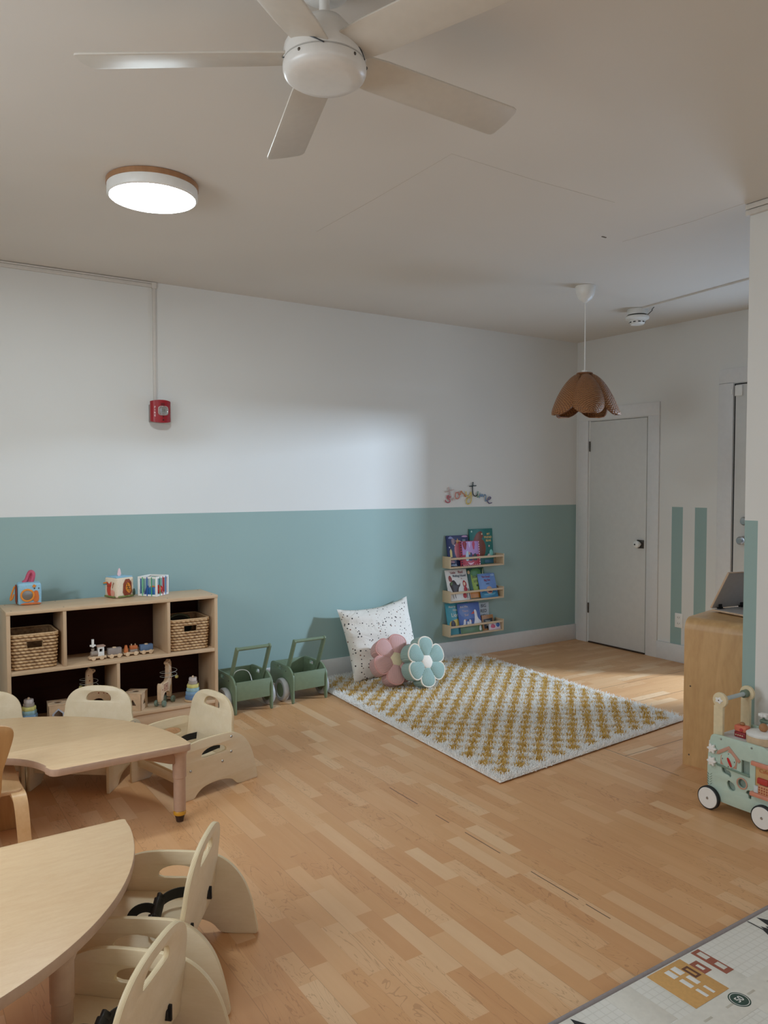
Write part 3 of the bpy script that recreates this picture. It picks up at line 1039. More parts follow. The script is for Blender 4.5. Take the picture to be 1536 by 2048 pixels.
for x in (sx0 + .03, -4.537, -3.958, sx1 - .03):
    for y in (sy0 + .03, sy1 - .03):
        part('screw', lathe([(0, ST + .0008), (.004, ST + .0008), (.004, ST - .0002), (0, ST - .0002)], 10, (x - ox, y - oy, 0)), DARKM, sh)

# ------------------------------------------------------------------ woven baskets
m, nt, b = new_mat('hyacinth_weave')
uv = N(nt, 'UVMap')
sp = N(nt, 'SeparateXYZ')
L(nt, uv.outputs[0], sp.inputs[0])
a = N(nt, 'Attribute')
a.attribute_name = 'ply'
tc = N(nt, 'TexCoord')
nz = N(nt, 'TexNoise')
nz.inputs['Scale'].default_value = 45
nz.inputs['Detail'].default_value = 4
L(nt, tc.outputs['Object'], nz.inputs['Vector'])
f = mth(nt, 'ADD', mth(nt, 'MULTIPLY', a.outputs['Fac'], .75), mth(nt, 'MULTIPLY', mth(nt, 'SUBTRACT', nz.outputs['Fac'], .5), .9))
L(nt, ramp(nt, f, [(.1, lin((118, 84, 54))), (.45, lin((184, 146, 104))), (.9, lin((224, 192, 148)))]), b.inputs['Base Color'])
b.inputs['Roughness'].default_value = .6
WEAVE = m


def basket_mesh(w, d, h, taper=.92, hole=None):
    """open box of thick braided rows"""
    bm = bmesh.new()
    lay = bm.verts.layers.float.new('ply')
    rows_n = 11
    sub = 6
    per = 176
    rr = .025

    def ring(z, off):
        k = taper + (1 - taper) * (z / h)
        W, D = w * k / 2 + off, d * k / 2 + off
        out = []
        pts = rrect(2 * W, 2 * D, rr + max(off, -.02), 0, 0, 5)
        seg = [0]
        for i in range(len(pts)):
            a_, b_ = Vector(pts[i]), Vector(pts[(i + 1) % len(pts)])
            seg.append(seg[-1] + (b_ - a_).length)
        for i in range(per):
            t_ = seg[-1] * i / per
            for q in range(len(pts)):
                if seg[q + 1] >= t_:
                    u_ = (t_ - seg[q]) / max(1e-9, seg[q + 1] - seg[q])
                    a_, b_ = Vector(pts[q]), Vector(pts[(q + 1) % len(pts)])
                    out.append(a_ + (b_ - a_) * u_)
                    break
        return out
    grid = []
    for j in range(rows_n * sub + 1):
        z = h * j / (rows_n * sub)
        ro = ring(z, 0)
        r_ = j / sub
        row = []
        for i in range(per):
            ri = int(min(rows_n - 1, r_))
            wv = abs(math.sin(PI * (r_ - ri)))
            ph = (i / per * 34 + .5 * (ri % 2) + .35 * (r_ - ri))
            lump = abs(math.sin(PI * ph))
            hgt_ = (wv ** .6) * (.35 + .65 * lump ** .7)
            p = ro[i]
            nrm = Vector((p.x / w, p.y / d)).normalized()
            q = p + nrm * (.011 * hgt_)
            v = bm.verts.new((q.x, q.y, z))
            v[lay] = hgt_
            row.append(v)
        grid.append(row)
    inner = [[bm.verts.new((q.x, q.y, h * jj / 10)) for q in ring(h * jj / 10, -.008)] for jj in range(11)]
    for rw_ in inner:
        for v in rw_:
            v[lay] = .4
    for j in range(rows_n * sub):
        z = h * (j + .5) / (rows_n * sub)
        for i in range(per):
            k = (i + 1) % per
            c_ = (grid[j][i].co + grid[j + 1][k].co) / 2
            if hole and abs(c_.x - hole[0]) < hole[1] / 2 and hole[2] < z < hole[3]:
                continue
            bm.faces.new((grid[j][i], grid[j][k], grid[j + 1][k], grid[j + 1][i]))
    for j in range(10):
        for i in range(per):
            k = (i + 1) % per
            c_ = (inner[j][i].co + inner[j + 1][k].co) / 2
            if hole and abs(c_.x - hole[0]) < hole[1] / 2 and hole[2] - h * .05 < c_.z < hole[3] + h * .05:
                continue
            bm.faces.new((inner[j][i], inner[j + 1][i], inner[j + 1][k], inner[j][k]))
    for a_, b_ in ((grid[-1], inner[-1]),):
        for i in range(per):
            k = (i + 1) % per
            bm.faces.new((a_[i], a_[k], b_[k], b_[i]))
    bm.faces.new(inner[0])
    for f_ in bm.faces:
        f_.smooth = True
    me = bpy.data.meshes.new('basket')
    bm.normal_update()
    bm.to_mesh(me)
    bm.free()
    rim_pts = [(p.x * 1.0, p.y * 1.0, h) for p in ring(h, .003)]
    return me, rim_pts


def basket(label, x, y, z, w, d, h, hx):
    bk = thing('woven_basket', label, 'basket', (x, y, z), 0, 'woven storage baskets')
    hole = (hx, .078, h * .60, h * .82)
    me, rp = basket_mesh(w, d, h, .92, hole)
    part('body', me, WEAVE, bk)
    part('rim', tube(rp, .0055, 6, True), paint((206, 172, 130), .6, .5, 200, .2, name='basket_rim'), bk)
    hw, hh = .039, h * .11
    for sgn in (-1, 1):
        yy = sgn * (d / 2 * .97 + .002)
        fr = [(hx - hw, yy, h * .71 - hh), (hx + hw, yy, h * .71 - hh), (hx + hw, yy, h * .71 + hh), (hx - hw, yy, h * .71 + hh)]
        part('handle_edge', tube(fr, .004, 6, True), paint((190, 154, 112), .6, .5, 200, .2, name='basket_rim'), bk)
    return bk


basket('woven basket with handle hole in the shelf cubby under the snail cube', -4.688, -.335, .4395, .236, .24, .190, .0)
basket('woven basket in the shelf cubby nearest the green carts, dark item inside', -3.822, -.335, .4395, .236, .24, .185, .0)
dk = thing('drum_toy', 'dark olive-rimmed round toy sticking out of the woven basket', 'toy', (-3.86, -.33, .625))
ri = tube([(.085 * math.cos(2 * PI * i / 40), 0, .085 * math.sin(2 * PI * i / 40)) for i in range(40)], .008, 8, True)
ri.transform(Matrix.Rotation(R(20), 4, 'X'))
part('hoop', ri, paint((62, 66, 44), .5, name='olive_hoop'), dk)
di = lathe([(0, -.015), (.08, -.015), (.08, .015), (0, .015)], 36, (0, 0, 0), 'y')
di.transform(Matrix.Rotation(R(20), 4, 'X'))
part('drum_skin', di, paint((22, 24, 22), .6, name='dark_skin'), dk)
dk.location.z = .565

# ------------------------------------------------------------------ printed cubes on the shelf top
def cube_face_art(shapes, s):
    """list of (outline, material index) laid as thin sheets on the -y face of a cube of half size s"""
    out = []
    for i, (o_, mi) in enumerate(shapes):
        p = plate(o_, (), .0012, .0002, (1, 0, 0), (0, 0, 1), (0, -s - .0006 - .0006 * i, 0), two=False)
        out.append((p, mi))
    return join(*out)


def soft_cube(s, T=.012):
    bm = bmesh.new()
    bmesh.ops.create_cube(bm, size=2 * s)
    bmesh.ops.bevel(bm, geom=list(bm.edges), offset=T, segments=4, profile=.5, affect='EDGES')
    bmesh.ops.subdivide_edges(bm, edges=[e for e in bm.edges if e.calc_length() > s], cuts=4, use_grid_fill=True)
    for v in bm.verts:
        p = v.co / s
        v.co += Vector((p.x * (1 - p.y ** 2) * (1 - p.z ** 2), p.y * (1 - p.x ** 2) * (1 - p.z ** 2), p.z * (1 - p.x ** 2) * (1 - p.y ** 2))) * .004
    return finish(bm, 'cube', 50)


OR = paint((226, 140, 48), .7, name='orange_print')
OR2 = paint((205, 110, 52), .7, name='dark_orange_print')
SKY = paint((150, 194, 216), .8, .2, 200, .1, name='sky_felt')
CREAM = paint((232, 214, 190), .8, .2, 200, .06, name='cream_felt')
INK = paint((40, 34, 34), .7, name='ink')
PINKF = paint((196, 88, 112), .8, .2, 200, .12, name='pink_felt')
BROWNF = paint((140, 66, 42), .8, .2, 120, .15, name='brown_felt')
REDF = paint((202, 70, 50), .8, name='red_felt')
MIRR = paint((150, 150, 150), .32, 0, 40, .02, 1.0, name='mirror_foil')

q1 = thing('fabric_cube', 'blue fabric cube with snail mirror and pink scarf on top', 'toy cube', (-4.676, -.216, ST), R(-5), 'toy cubes on the shelf top')
s_ = .0595
cb = part('cube_body', mv(soft_cube(s_), 0, 0, s_ + .001), SKY, q1)
art = cube_face_art([
    (chaikin([(-.055, -.058), (-.04, -.048), (.03, -.045), (.058, -.05), (.058, -.058)], 2), 0),
    (chaikin([(.018, -.045), (.016, -.01), (.02, .018), (.04, .022), (.046, 0), (.048, -.03), (.04, -.045)], 2), 0),
    (circ(.0035, 12, .024, .032), 1), (circ(.0035, 12, .046, .032), 1),
    ([(.012, .045), (.022, .056), (.034, .046), (.022, .036)], 2)], s_)
part('snail_print', mv(art, 0, -.004, s_ + .001), [OR2, INK, OR], q1)
part('mirror_frame', plate(circ(.037, 40), (circ(.027, 40),), .006, .002, (1, 0, 0), (0, 0, 1), (-.012, -s_ - .007, s_ - .004), two=False), OR, q1)
part('mirror', plate(circ(.0275, 40), (), .002, .0005, (1, 0, 0), (0, 0, 1), (-.012, -s_ - .0055, s_ - .004), two=False), MIRR, q1)
part('side_flap', mv(plate(chaikin([(-.05, -.058), (-.055, .05), (.05, .052), (.052, -.03), (.035, -.055), (.0, -.045)], 2), (), .006, .002, (0, 1, 0), (0, 0, 1), (-s_ - .007, 0, s_), two=False)), BROWNF, q1)
part('ring_tag', tube(chaikin([(-.074, -.02, s_ + .045), (-.088, -.02, s_ + .01), (-.098, -.02, s_ - .03), (-.09, -.02, s_ - .032), (-.078, -.02, s_ + .0)], 2, False), .0045, 8), OR, q1)
sc1 = tube(chaikin([(-.03, 0, 2 * s_), (-.012, .002, 2 * s_ + .012), (.0, .004, 2 * s_ + .05), (.012, .002, 2 * s_ + .064), (.026, -.002, 2 * s_ + .052), (.02, -.004, 2 * s_ + .02), (.012, -.004, 2 * s_)], 2, False), .0115, 8)
sc2 = tube(chaikin([(.004, .006, 2 * s_), (.006, .010, 2 * s_ + .03), (.012, .012, 2 * s_ + .056)], 2, False), .011, 8)
part('scarf', join(sc1, sc2), PINKF, q1)

q2 = thing('fabric_cube', 'fox and leaf printed fabric cube between two other cubes', 'toy cube', (-4.180, -.232, ST), R(20), 'toy cubes on the shelf top')
s_ = .060
part('cube_body', mv(soft_cube(s_), 0, 0, s_ + .001), CREAM, q2)
part('blue_top', box(-.056, .056, -.056, .056, 2 * s_ - .001, 2 * s_ + .006, .004), SKY, q2)
art = cube_face_art([
    (chaikin([(-.030, -.052), (-.022, .05), (.030, .052), (.036, -.052)], 1), 0),
    (chaikin([(-.012, -.005), (.0, .032), (.018, .026), (.03, -.01), (.022, -.034), (.004, -.03)], 2), 1),
    ([(.0, .024), (.003, .024), (.019, -.026), (.016, -.026)], 2),
    ([(.004, .008), (-.006, .004), (-.005, .002), (.006, .005)], 2), ([(.009, -.004), (-.003, -.008), (-.002, -.010), (.010, -.007)], 2), ([(.008, .004), (.018, .008), (.019, .006), (.010, .001)], 2), ([(.012, -.008), (.022, -.004), (.023, -.006), (.013, -.011)], 2),
    (chaikin([(.04, -.05), (.036, -.02), (.046, -.006), (.055, -.02), (.055, -.05)], 2), 3)], s_)
part('leaf_print', mv(art, .008, -.004, s_), [BROWNF, OR, INK, paint((60, 74, 60), .8, name='dark_leaf')], q2)
fox = cube_face_art([
    (chaikin([(-.016, -.05), (-.03, -.02), (-.026, .01), (-.034, .04), (-.014, .026), (0, .024), (.016, .044), (.016, .016), (.006, -.004), (.012, -.05)], 2), 0),
    (chaikin([(.012, -.05), (.006, -.014), (.028, -.008), (.048, -.02), (.04, -.05)], 2), 1),
    (circ(.003, 10, -.018, .01), 2), (circ(.003, 10, .002, .012), 2),
    ([(.026, .0), (.03, .0), (.04, .036), (.037, .036)], 3), ([(.032, .016), (.046, .03), (.045, .032), (.031, .019)], 3)], s_)
fox.transform(Matrix.Rotation(-PI / 2, 4, 'Z'))
part('fox_print', mv(fox, -.004, 0, s_), [REDF, paint((226, 160, 140), .8, name='blush'), INK, BROWNF], q2)
part('grass_strip', join(box(-.05, .055, -s_ - .006, -s_ - .002, .004, .014, .001), box(-s_ - .006, -s_ - .002, -.05, .055, .004, .014, .001)), paint((120, 130, 74), .8, name='moss_felt'), q2)
part('side_tag', join((box(-s_ - .026, -s_ - .002, .03, .034, .078, .085), 0), (box(-s_ - .026, -s_ - .002, .03, .034, .086, .093), 1)), [paint((70, 150, 160), .7), OR], q2)
part('top_tag', plate(chaikin([(-.016, 0), (.0, .045), (.012, .05), (.016, 0)], 1), (), .006, .002, (1, 0, 0), (0, .2, 1), (0, 0, 2 * s_ + .004), two=False), paint((226, 190, 190), .8, name='pale_pink'), q2)

q3 = thing('activity_cube', 'white-framed activity cube with coloured elastic bands and bright shapes', 'toy cube', (-3.99, -.281, ST), R(40), 'toy cubes on the shelf top')
s_ = .060
fb = []
e_ = .006
for a_ in (-1, 1):
    for b_ in (-1, 1):
        fb.append(box(a_ * s_ - e_, a_ * s_ + e_, b_ * s_ - e_, b_ * s_ + e_, 0.001, 2 * s_, .003))
        for z in (e_ + .001, 2 * s_ - e_):
            fb.append(box(-s_, s_, a_ * s_ - e_, a_ * s_ + e_, z - e_, z + e_, .003) if b_ < 0 else box(a_ * s_ - e_, a_ * s_ + e_, -s_, s_, z - e_, z + e_, .003))
part('frame', join(*fb), WHITEP, q3)
part('base_plate', box(-s_, s_, -s_, s_, .003, .009), WHITEP, q3)
BC = [(70, 160, 110), (190, 40, 60), (40, 90, 170), (110, 190, 140), (40, 90, 170)]
for si in range(4):
    for k in range(3):
        x = -.031 + .031 * k
        p = box(x - .0032, x + .0032, -s_ - .007, -s_ - .0055, .004, 2 * s_ - .002)
        p.transform(Matrix.Rotation(si * PI / 2, 4, 'Z'))
        part('elastic_band', p, paint(BC[(k + si) % 5], .6), q3)
for (nm, me, cc, loc) in (('blue_block', box(-.022, .022, -.02, .02, 0, .042, .004), (40, 110, 170), (-.03, -.01)), ('red_ball', ball(.026, (0, 0, .026)), (214, 60, 44), (.022, -.022)),
                         ('orange_ball', ball(.022, (0, 0, .022)), (226, 120, 40), (.032, .026)), ('blue_cone', lathe([(0, 0), (.022, 0), (.004, .05), (0, .05)], 20), (60, 80, 140), (-.012, .032)), ('yellow_star', lathe([(0, 0), (.016, 0), (.018, .016), (.01, .03), (0, .032)], 6), (236, 196, 60), (.0, .0))):
    o = part('shape_block', me, paint(cc, .5), q3, (loc[0], loc[1], .0095))
    o['label'] = nm.replace('_', ' ')

# ------------------------------------------------------------------ toy train on the middle shelf board
GREYW = paint((150, 136, 124), .5, .05, 50, .05, name='grey_toy_paint')
tr = thing('toy_train', 'wooden number-one train with three wagons on the middle shelf', 'toy train', (-4.40, -.405, .4382), R(2))


def wheels(parent, xs):
    for x in xs:
        for y in (-.024, .024):
            part('wheel', lathe([(0, -.004), (.010, -.004), (.0125, -.002), (.0125, .002), (.010, .004), (0, .004)], 18, (x, y, .0128), 'y'), LIGHTW, parent)


lo = part('locomotive', join(box(0, .096, -.019, .019, .009, .021, .003)), LIGHTW, tr)
part('boiler', lathe([(0, 0), (.012, 0), (.015, .003), (.015, .038), (0, .038)], 24, (.012, 0, .0365), 'x'), GREYW, lo)
part('chimney', lathe([(0, .048), (.008, .048), (.009, .066), (0, .066)], 16, (.024, 0, 0)), GREYW, lo)
cbm = plate([(.050, .021), (.084, .021), (.084, .074), (.050, .074)], ([(.058, .044), (.058, .062), (.076, .062), (.076, .044)],), .030, .002, (1, 0, 0), (0, 0, 1), (0, 0, 0), two=False)
part('cab', cbm, WHITEP, lo)
part('cab_roof', box(.044, .090, -.020, .020, .0742, .081, .002), paint((184, 150, 132), .5, name='pink_roof'), lo)
n1 = text_mesh('1', .058, .006, bold=.003)
n1.transform(Matrix.Translation((.024, 0, .094)) @ Matrix.Rotation(PI / 2, 4, 'X'))
part('number_one', n1, WHITEP, lo)
part('cross_star', box(.008, .040, -.005, .005, .078, .088, .002), WHITEP, lo)
wheels(lo, (.022, .068))
x0 = .104
for k, (cc, w_, h_) in enumerate((((150, 138, 132), .078, .036), ((176, 110, 66), .082, .04), ((96, 122, 158), .076, .034))):
    wg = part('wagon', box(x0, x0 + w_ + .004, -.019, .019, .009, .020, .003), LIGHTW, tr)
    if k == 1:
        part('carrot_block', lathe([(0, .0205), (.014, .0205), (.013, .035), (.007, .062), (0, .064)], 12, (x0 + .016, 0, 0)), paint((190, 104, 46), .5, name='orange_toy'), wg)
        part('cargo_block', join((box(x0 + .038, x0 + .08, -.015, .015, .0205, .036, .002), 0), (box(x0 + .038, x0 + .08, -.015, .015, .0362, .056, .002), 1)), [GREYW, paint((186, 104, 58), .5, name='rust_toy')], wg)
        part('peg', lathe([(0, .056), (.003, .056), (.003, .066), (0, .066)], 8, (x0 + .048, 0, 0)), LIGHTW, wg)
        part('peg', lathe([(0, .056), (.003, .056), (.003, .066), (0, .066)], 8, (x0 + .070, 0, 0)), LIGHTW, wg)
    else:
        part('cargo_block', box(x0 + .002, x0 + w_, -.016, .016, .0205, .0205 + h_, .002), paint(cc, .5, .04, 50, .06), wg)
        part('peg', lathe([(0, .0205 + h_), (.012, .0205 + h_), (.01, .025 + h_), (0, .026 + h_)], 12, (x0 + .04, 0, 0)), LIGHTW, wg)
    wheels(wg, (x0 + .018, x0 + w_ - .016))
    x0 += w_ + .013

# ------------------------------------------------------------------ lower shelf toys
ZB = .1185
SLATE = paint((104, 116, 112), .6, .05, 60, .06, name='slate_paint')


def shape_sorter(label, x, y, rz, house):
    t = thing('shape_sorter', label, 'shape sorter', (x, y, ZB), rz, 'shape sorting boxes')
    s, h = .052, .098
    w_ = .006
    hole = [(-.02, .03), (.02, .03), (0, .066)] if not house else [(-.022, .028), (.022, .028), (.022, .05), (0, .07), (-.022, .05)]
    fr = rrect(2 * s, h, .002, 0, h / 2, 2)
    part('front_panel', plate(fr, (hole,), w_, .0008, (1, 0, 0), (0, 0, 1), (0, -s + w_ / 2, 0), two=False), LIGHTW, t)
    part('side_panel', plate(fr, (), w_, .0008, (0, 1, 0), (0, 0, 1), (-s + w_ / 2, 0, 0), two=False), LIGHTW if house else SLATE, t)
    part('side_panel', plate(fr, (hole,), w_, .0008, (0, 1, 0), (0, 0, 1), (s - w_ / 2, 0, 0), two=False), LIGHTW, t)
    part('back_panel', plate(fr, (), w_, .0008, (1, 0, 0), (0, 0, 1), (0, s - w_ / 2, 0), two=False), LIGHTW, t)
    part('lid', plate(rrect(2 * s + .002, 2 * s + .002, .003), (circ(.02, 24),), w_, .001, o=(0, 0, h + w_ / 2), two=False), LIGHTW, t)
    part('inside_floor', box(-s + .007, s - .007, -s + .007, s - .007, .001, .006), BROWNF, t)
    if house:
        part('house_border', plate([(a * 1.45, .046 + (b_ - .046) * 1.45) for a, b_ in hole], (hole,), .002, .0004, (1, 0, 0), (0, 0, 1), (0, -s - .001, 0), two=False), paint((186, 192, 206), .6, name='pale_blue_print'), t)
    return t


shape_sorter('wooden shape sorter with slate side and triangle hole, middle of lower shelf', -4.135, -.395, R(-36), False)
shape_sorter('plain wooden shape sorter with house hole, behind the far table edge', -4.565, -.385, R(-6), True)


def stacker(label, x, y):
    t = thing('stacking_rings', label, 'stacking toy', (x, y, ZB), 0, 'pastel ring stackers')
    part('base', lathe([(0, .0005), (.052, .0005), (.054, .004), (.05, .012), (0, .012)], 32), paint((206, 170, 128), .5), t)
    part('peg', lathe([(0, .0121), (.007, .0121), (.007, .148), (.004, .152), (0, .152)], 14), LIGHTW, t)
    z = .0125
    for r_, hh, cc in ((.047, .024, (104, 134, 172)), (.044, .022, (126, 160, 190)), (.039, .022, (150, 184, 190)), (.036, .02, (216, 208, 128)), (.028, .018, (168, 156, 146)), (.024, .02, (206, 196, 190))):
        lob = [(.0085, 0)]
        n_ = 48
        bm = bmesh.new()
        rings_ = []
        for rr_, zz in ((.0078, z), (r_ * .96, z), (r_, z + hh * .3), (r_, z + hh * .7), (r_ * .95, z + hh), (.0078, z + hh)):
            rings_.append([bm.verts.new(((rr_ * (1 + (.05 * math.cos(6 * 2 * PI * i / n_) if rr_ > .01 else 0))) * math.cos(2 * PI * i / n_), (rr_ * (1 + (.05 * math.cos(6 * 2 * PI * i / n_) if rr_ > .01 else 0))) * math.sin(2 * PI * i / n_), zz)) for i in range(n_)])
        for a_, b_ in zip(rings_[:-1], rings_[1:]):
            for i in range(n_):
                j = (i + 1) % n_
                bm.faces.new((a_[i], a_[j], b_[j], b_[i]))
        part('ring', finish(bm, 'ring', 40), paint(cc, .5), t)
        z += hh + .0006
    return t


stacker('pastel ring stacker at the end of the lower shelf near the carts', -3.795, -.415)
stacker('pastel ring stacker beside the toddler chair at the basket end', -4.712, -.38)

SAGEW = paint((112, 128, 112), .5, .04, 50, .06, name='sage_wheel')


def giraffe(label, x, y, rz):
    t = thing('pull_along_giraffe', label, 'pull toy', (x, y, ZB), rz, 'wooden pull-along giraffes')
    body = [(-.07, .028), (-.07, .12), (-.066, .135), (-.056, .140), (-.048, .132), (-.044, .128), (.028, .14), (.030, .20), (.032, .226), (.026, .232), (.016, .236), (.014, .248), (.024, .252), (.04, .256), (.046, .262), (.052, .262), (.056, .252), (.066, .244),
            (.068, .2), (.07, .14), (.07, .03), (.048, .03), (.044, .06), (.02, .078), (-.01, .078), (-.034, .062), (-.04, .028)]
    body = [(a, b_) for a, b_ in body]
    part('body', plate(chaikin(body, 1), (), .026, .003, (1, 0, 0), (0, 0, 1), (0, 0, 0), two=False), LIGHTW, t)
    sp_ = []
    for (a, b_, r_) in ((-.05, .1, .004), (-.03, .105, .003), (.0, .11, .004), (.05, .19, .004), (.05, .15, .005), (.056, .22, .003)):
        for yy in (-.0135, .0135):
            sp_.append(plate(circ(r_, 10, a, b_), (), .001, .0002, (1, 0, 0), (0, 0, 1), (0, yy, 0), two=False))
    part('spots', join(*sp_), BROWNF, t)
    part('stripes', join(*[box(-.035, .02, -.0145, -.013, z, z + .003) for z in (.088, .097, .106, .115, .124)]), BROWNF, t)
    part('eye', join(ball(.003, (.03, -.0135, .246), n=8), ball(.003, (.03, .0135, .246), n=8)), INK, t)
    for xx in (-.055, .058):
        ax = part('axle', lathe([(0, -.032), (.003, -.032), (.003, .032), (0, .032)], 8, (xx, 0, .020), 'y'), LIGHTW, t)
        for yy in (-.024, .024):
            part('wheel', lathe([(0, -.0085), (.016, -.0085), (.019, -.005), (.019, .005), (.016, .0085), (0, .0085)], 24, (xx, yy, .0192), 'y'), SAGEW, ax)
    sw = part('bead_wire', tube([(.05 + .05 * math.cos(2 * PI * k / 20 * 1.0), .05 * math.sin(2 * PI * k / 20), .15 + .0012 * k) for k in range(44)], .0016, 6), paint((176, 180, 172), .4, name='grey_wire'), t)
    for k, cc in ((0, (200, 190, 120)), (3, (130, 150, 130)), (5, (150, 96, 76))):
        a = 2 * PI * k / 20 - .8
        part('bead', ball(.011, (.05 + .05 * math.cos(a), .05 * math.sin(a), .148), n=14), paint(cc, .5), sw)
    return t


giraffe('wooden giraffe pull toy between shape sorter and ring stacker', -3.965, -.40, R(45))
giraffe('wooden giraffe pull toy seen through a chair handle hole', -4.335, -.33, R(186))

# ------------------------------------------------------------------ sage push carts
def cart(label, x, y, rz, cord):
    t = thing('push_cart', label, 'push cart', (x, y, 0), rz, 'sage green push carts')
    W = .262
    prof = chaikin([(0, 0), (.003, .09), (.0, .17), (.02, .205), (.06, .232), (.1, .236), (.27, .238), (.31, .23), (.328, .2), (.33, .1), (.325, .085), (.06, .085), (.045, .075), (.03, .03), (.026, 0)], 2)
    hole = rrect(.05, .026, .008, .2, .208)
    for s in (-1, 1):
        xx = s * (W / 2 - .006)
        sp_ = part('side_panel', plate(prof, (hole,), .012, .0015, (0, 1, 0), (0, 0, 1), (xx, 0, 0), two=False), SAGE, t)
        hb = plate(rrect(.032, .37, .014, 0, 0), (), .014, .002, (0, 1, 0), (0, 0, 1), (0, 0, 0), two=False)
        hb.transform(Matrix.Translation((s * (W / 2 - .0185), .085, .255)) @ Matrix.Rotation(R(25), 4, 'X'))
        part('handle_post', hb, SAGE, t)
        wl = part('wheel', lathe([(0, -.014), (.05, -.014), (.052, -.018), (.07, -.018), (.076, -.01), (.077, 0), (.076, .01), (.07, .018), (.052, .018), (.05, .014), (0, .014)], 40, (s * (W / 2 + .021), .115, .078), 'x'), GREY, t)
        part('hub', lathe([(0, -.0155), (.046, -.0155), (.046, .0155), (0, .0155)], 32, (s * (W / 2 + .021), .115, .078), 'x'), SAGE, wl)
        for (yy, zz) in ((.1, .2), (.1, .14), (.14, .14)):
            part('screw', ball(.004, (s * (W / 2 + .0), yy, zz), n=8), DARKM, sp_)
    iw = W / 2 - .0125
    part('front_board', box(-iw, iw, .008, .019, .086, .202, .001), SAGE, t)
    part('back_board', box(-iw, iw, .306, .317, .086, .226, .001), SAGE, t)
    part('floor_board', box(-iw, iw, .0195, .3055, .088, .098, .001), SAGE, t)
    part('handle_bar', lathe([(0, -W / 2 + .026), (.011, -W / 2 + .026), (.011, W / 2 - .026), (0, W / 2 - .026)], 16, (0, .012, .411), 'x'), SAGE, t)
    part('axle', lathe([(0, -W / 2), (.005, -W / 2), (.005, W / 2), (0, W / 2)], 10, (0, .115, .078), 'x'), DARKM, t)
    if cord:
        part('pull_cord', tube(chaikin([(-.06, .20, .1), (-.075, .17, .2), (-.05, .16, .245), (.02, .14, .242), (.03, .1, .19), (.02, .06, .1)], 3, False), .0028, 6), WHITEP, t)
    else:
        part('white_stopper', ball(.006, (-.07, .30, .19), n=10), WHITEP, t)
    return t


cart('sage green push cart with a white cord, standing next to the shelf', -3.422, -.490, R(2), True)
cart('sage green push cart standing beside the checked rug', -3.011, -.466, R(2), False)

# ------------------------------------------------------------------ shag rug
FL, FR, BR, BL = Vector((-2.915, -2.215)), Vector((-1.30, -2.092)), Vector((-1.235, -.035)), Vector((-2.80, -.03))
m, nt, b = new_mat('shag_pile')
uv = N(nt, 'UVMap')
sp = N(nt, 'SeparateXYZ')
L(nt, uv.outputs[0], sp.inputs[0])
nzz = N(nt, 'TexNoise')
nzz.inputs['Scale'].default_value = 55
L(nt, uv.outputs[0], nzz.inputs['Vector'])
wob = mth(nt, 'MULTIPLY', mth(nt, 'SUBTRACT', nzz.outputs['Fac'], .5), .35)
cu_ = mth(nt, 'ADD', mth(nt, 'DIVIDE', mth(nt, 'SUBTRACT', sp.outputs[0], .05), .0695), wob)
cv_ = mth(nt, 'ADD', mth(nt, 'DIVIDE', mth(nt, 'SUBTRACT', sp.outputs[1], .05), .0665), wob)
chk = mth(nt, 'MODULO', mth(nt, 'ADD', mth(nt, 'FLOOR', cu_), mth(nt, 'FLOOR', cv_)), 2.0)
ins = mth(nt, 'MULTIPLY', mth(nt, 'MULTIPLY', mth(nt, 'GREATER_THAN', cu_, 0.0), mth(nt, 'LESS_THAN', cu_, 22.0)), mth(nt, 'MULTIPLY', mth(nt, 'GREATER_THAN', cv_, 0.0), mth(nt, 'LESS_THAN', cv_, 31.0)))
chk = mth(nt, 'MULTIPLY', mth(nt, 'SUBTRACT', 1.0, chk), ins)
n3 = N(nt, 'TexNoise')
n3.inputs['Scale'].default_value = 240
L(nt, uv.outputs[0], n3.inputs['Vector'])
ca = mixc(nt, n3.outputs['Fac'], lin((240, 237, 232)), lin((255, 253, 250)))
cb_ = mixc(nt, n3.outputs['Fac'], lin((206, 166, 84)), lin((232, 196, 120)))
L(nt, mixc(nt, chk, ca, cb_), b.inputs['Base Color'])
b.inputs['Roughness'].default_value = .9
b.inputs['Specular IOR Level'].default_value = .1
RUGM = m


def rug_mesh(nu, nv):
    bm = bmesh.new()
    uvl = bm.loops.layers.uv.new('UVMap')
    Wd, Ln = (FR - FL).length, (BL - FL).length
    g = []
    for j in range(nv + 1):
        row = []
        for i in range(nu + 1):
            u, v = i / nu, j / nv
            p = (FL * (1 - u) + FR * u) * (1 - v) + (BL * (1 - u) + BR * u) * v
            row.append((bm.verts.new((p.x, p.y, .008)), (u * Wd, v * Ln)))
        g.append(row)
    for j in range(nv):
        for i in range(nu):
            q = [g[j][i], g[j][i + 1], g[j + 1][i + 1], g[j + 1][i]]
            f_ = bm.faces.new([a[0] for a in q])
            for lp, a in zip(f_.loops, q):
                lp[uvl].uv = a[1]
    top = list(bm.faces)
    bmesh.ops.recalc_face_normals(bm, faces=bm.faces)
    if top[0].normal.z < 0:
        bmesh.ops.reverse_faces(bm, faces=top)
    me = bpy.data.meshes.new('rug')
    bm.to_mesh(me)
    bm.free()
    return me


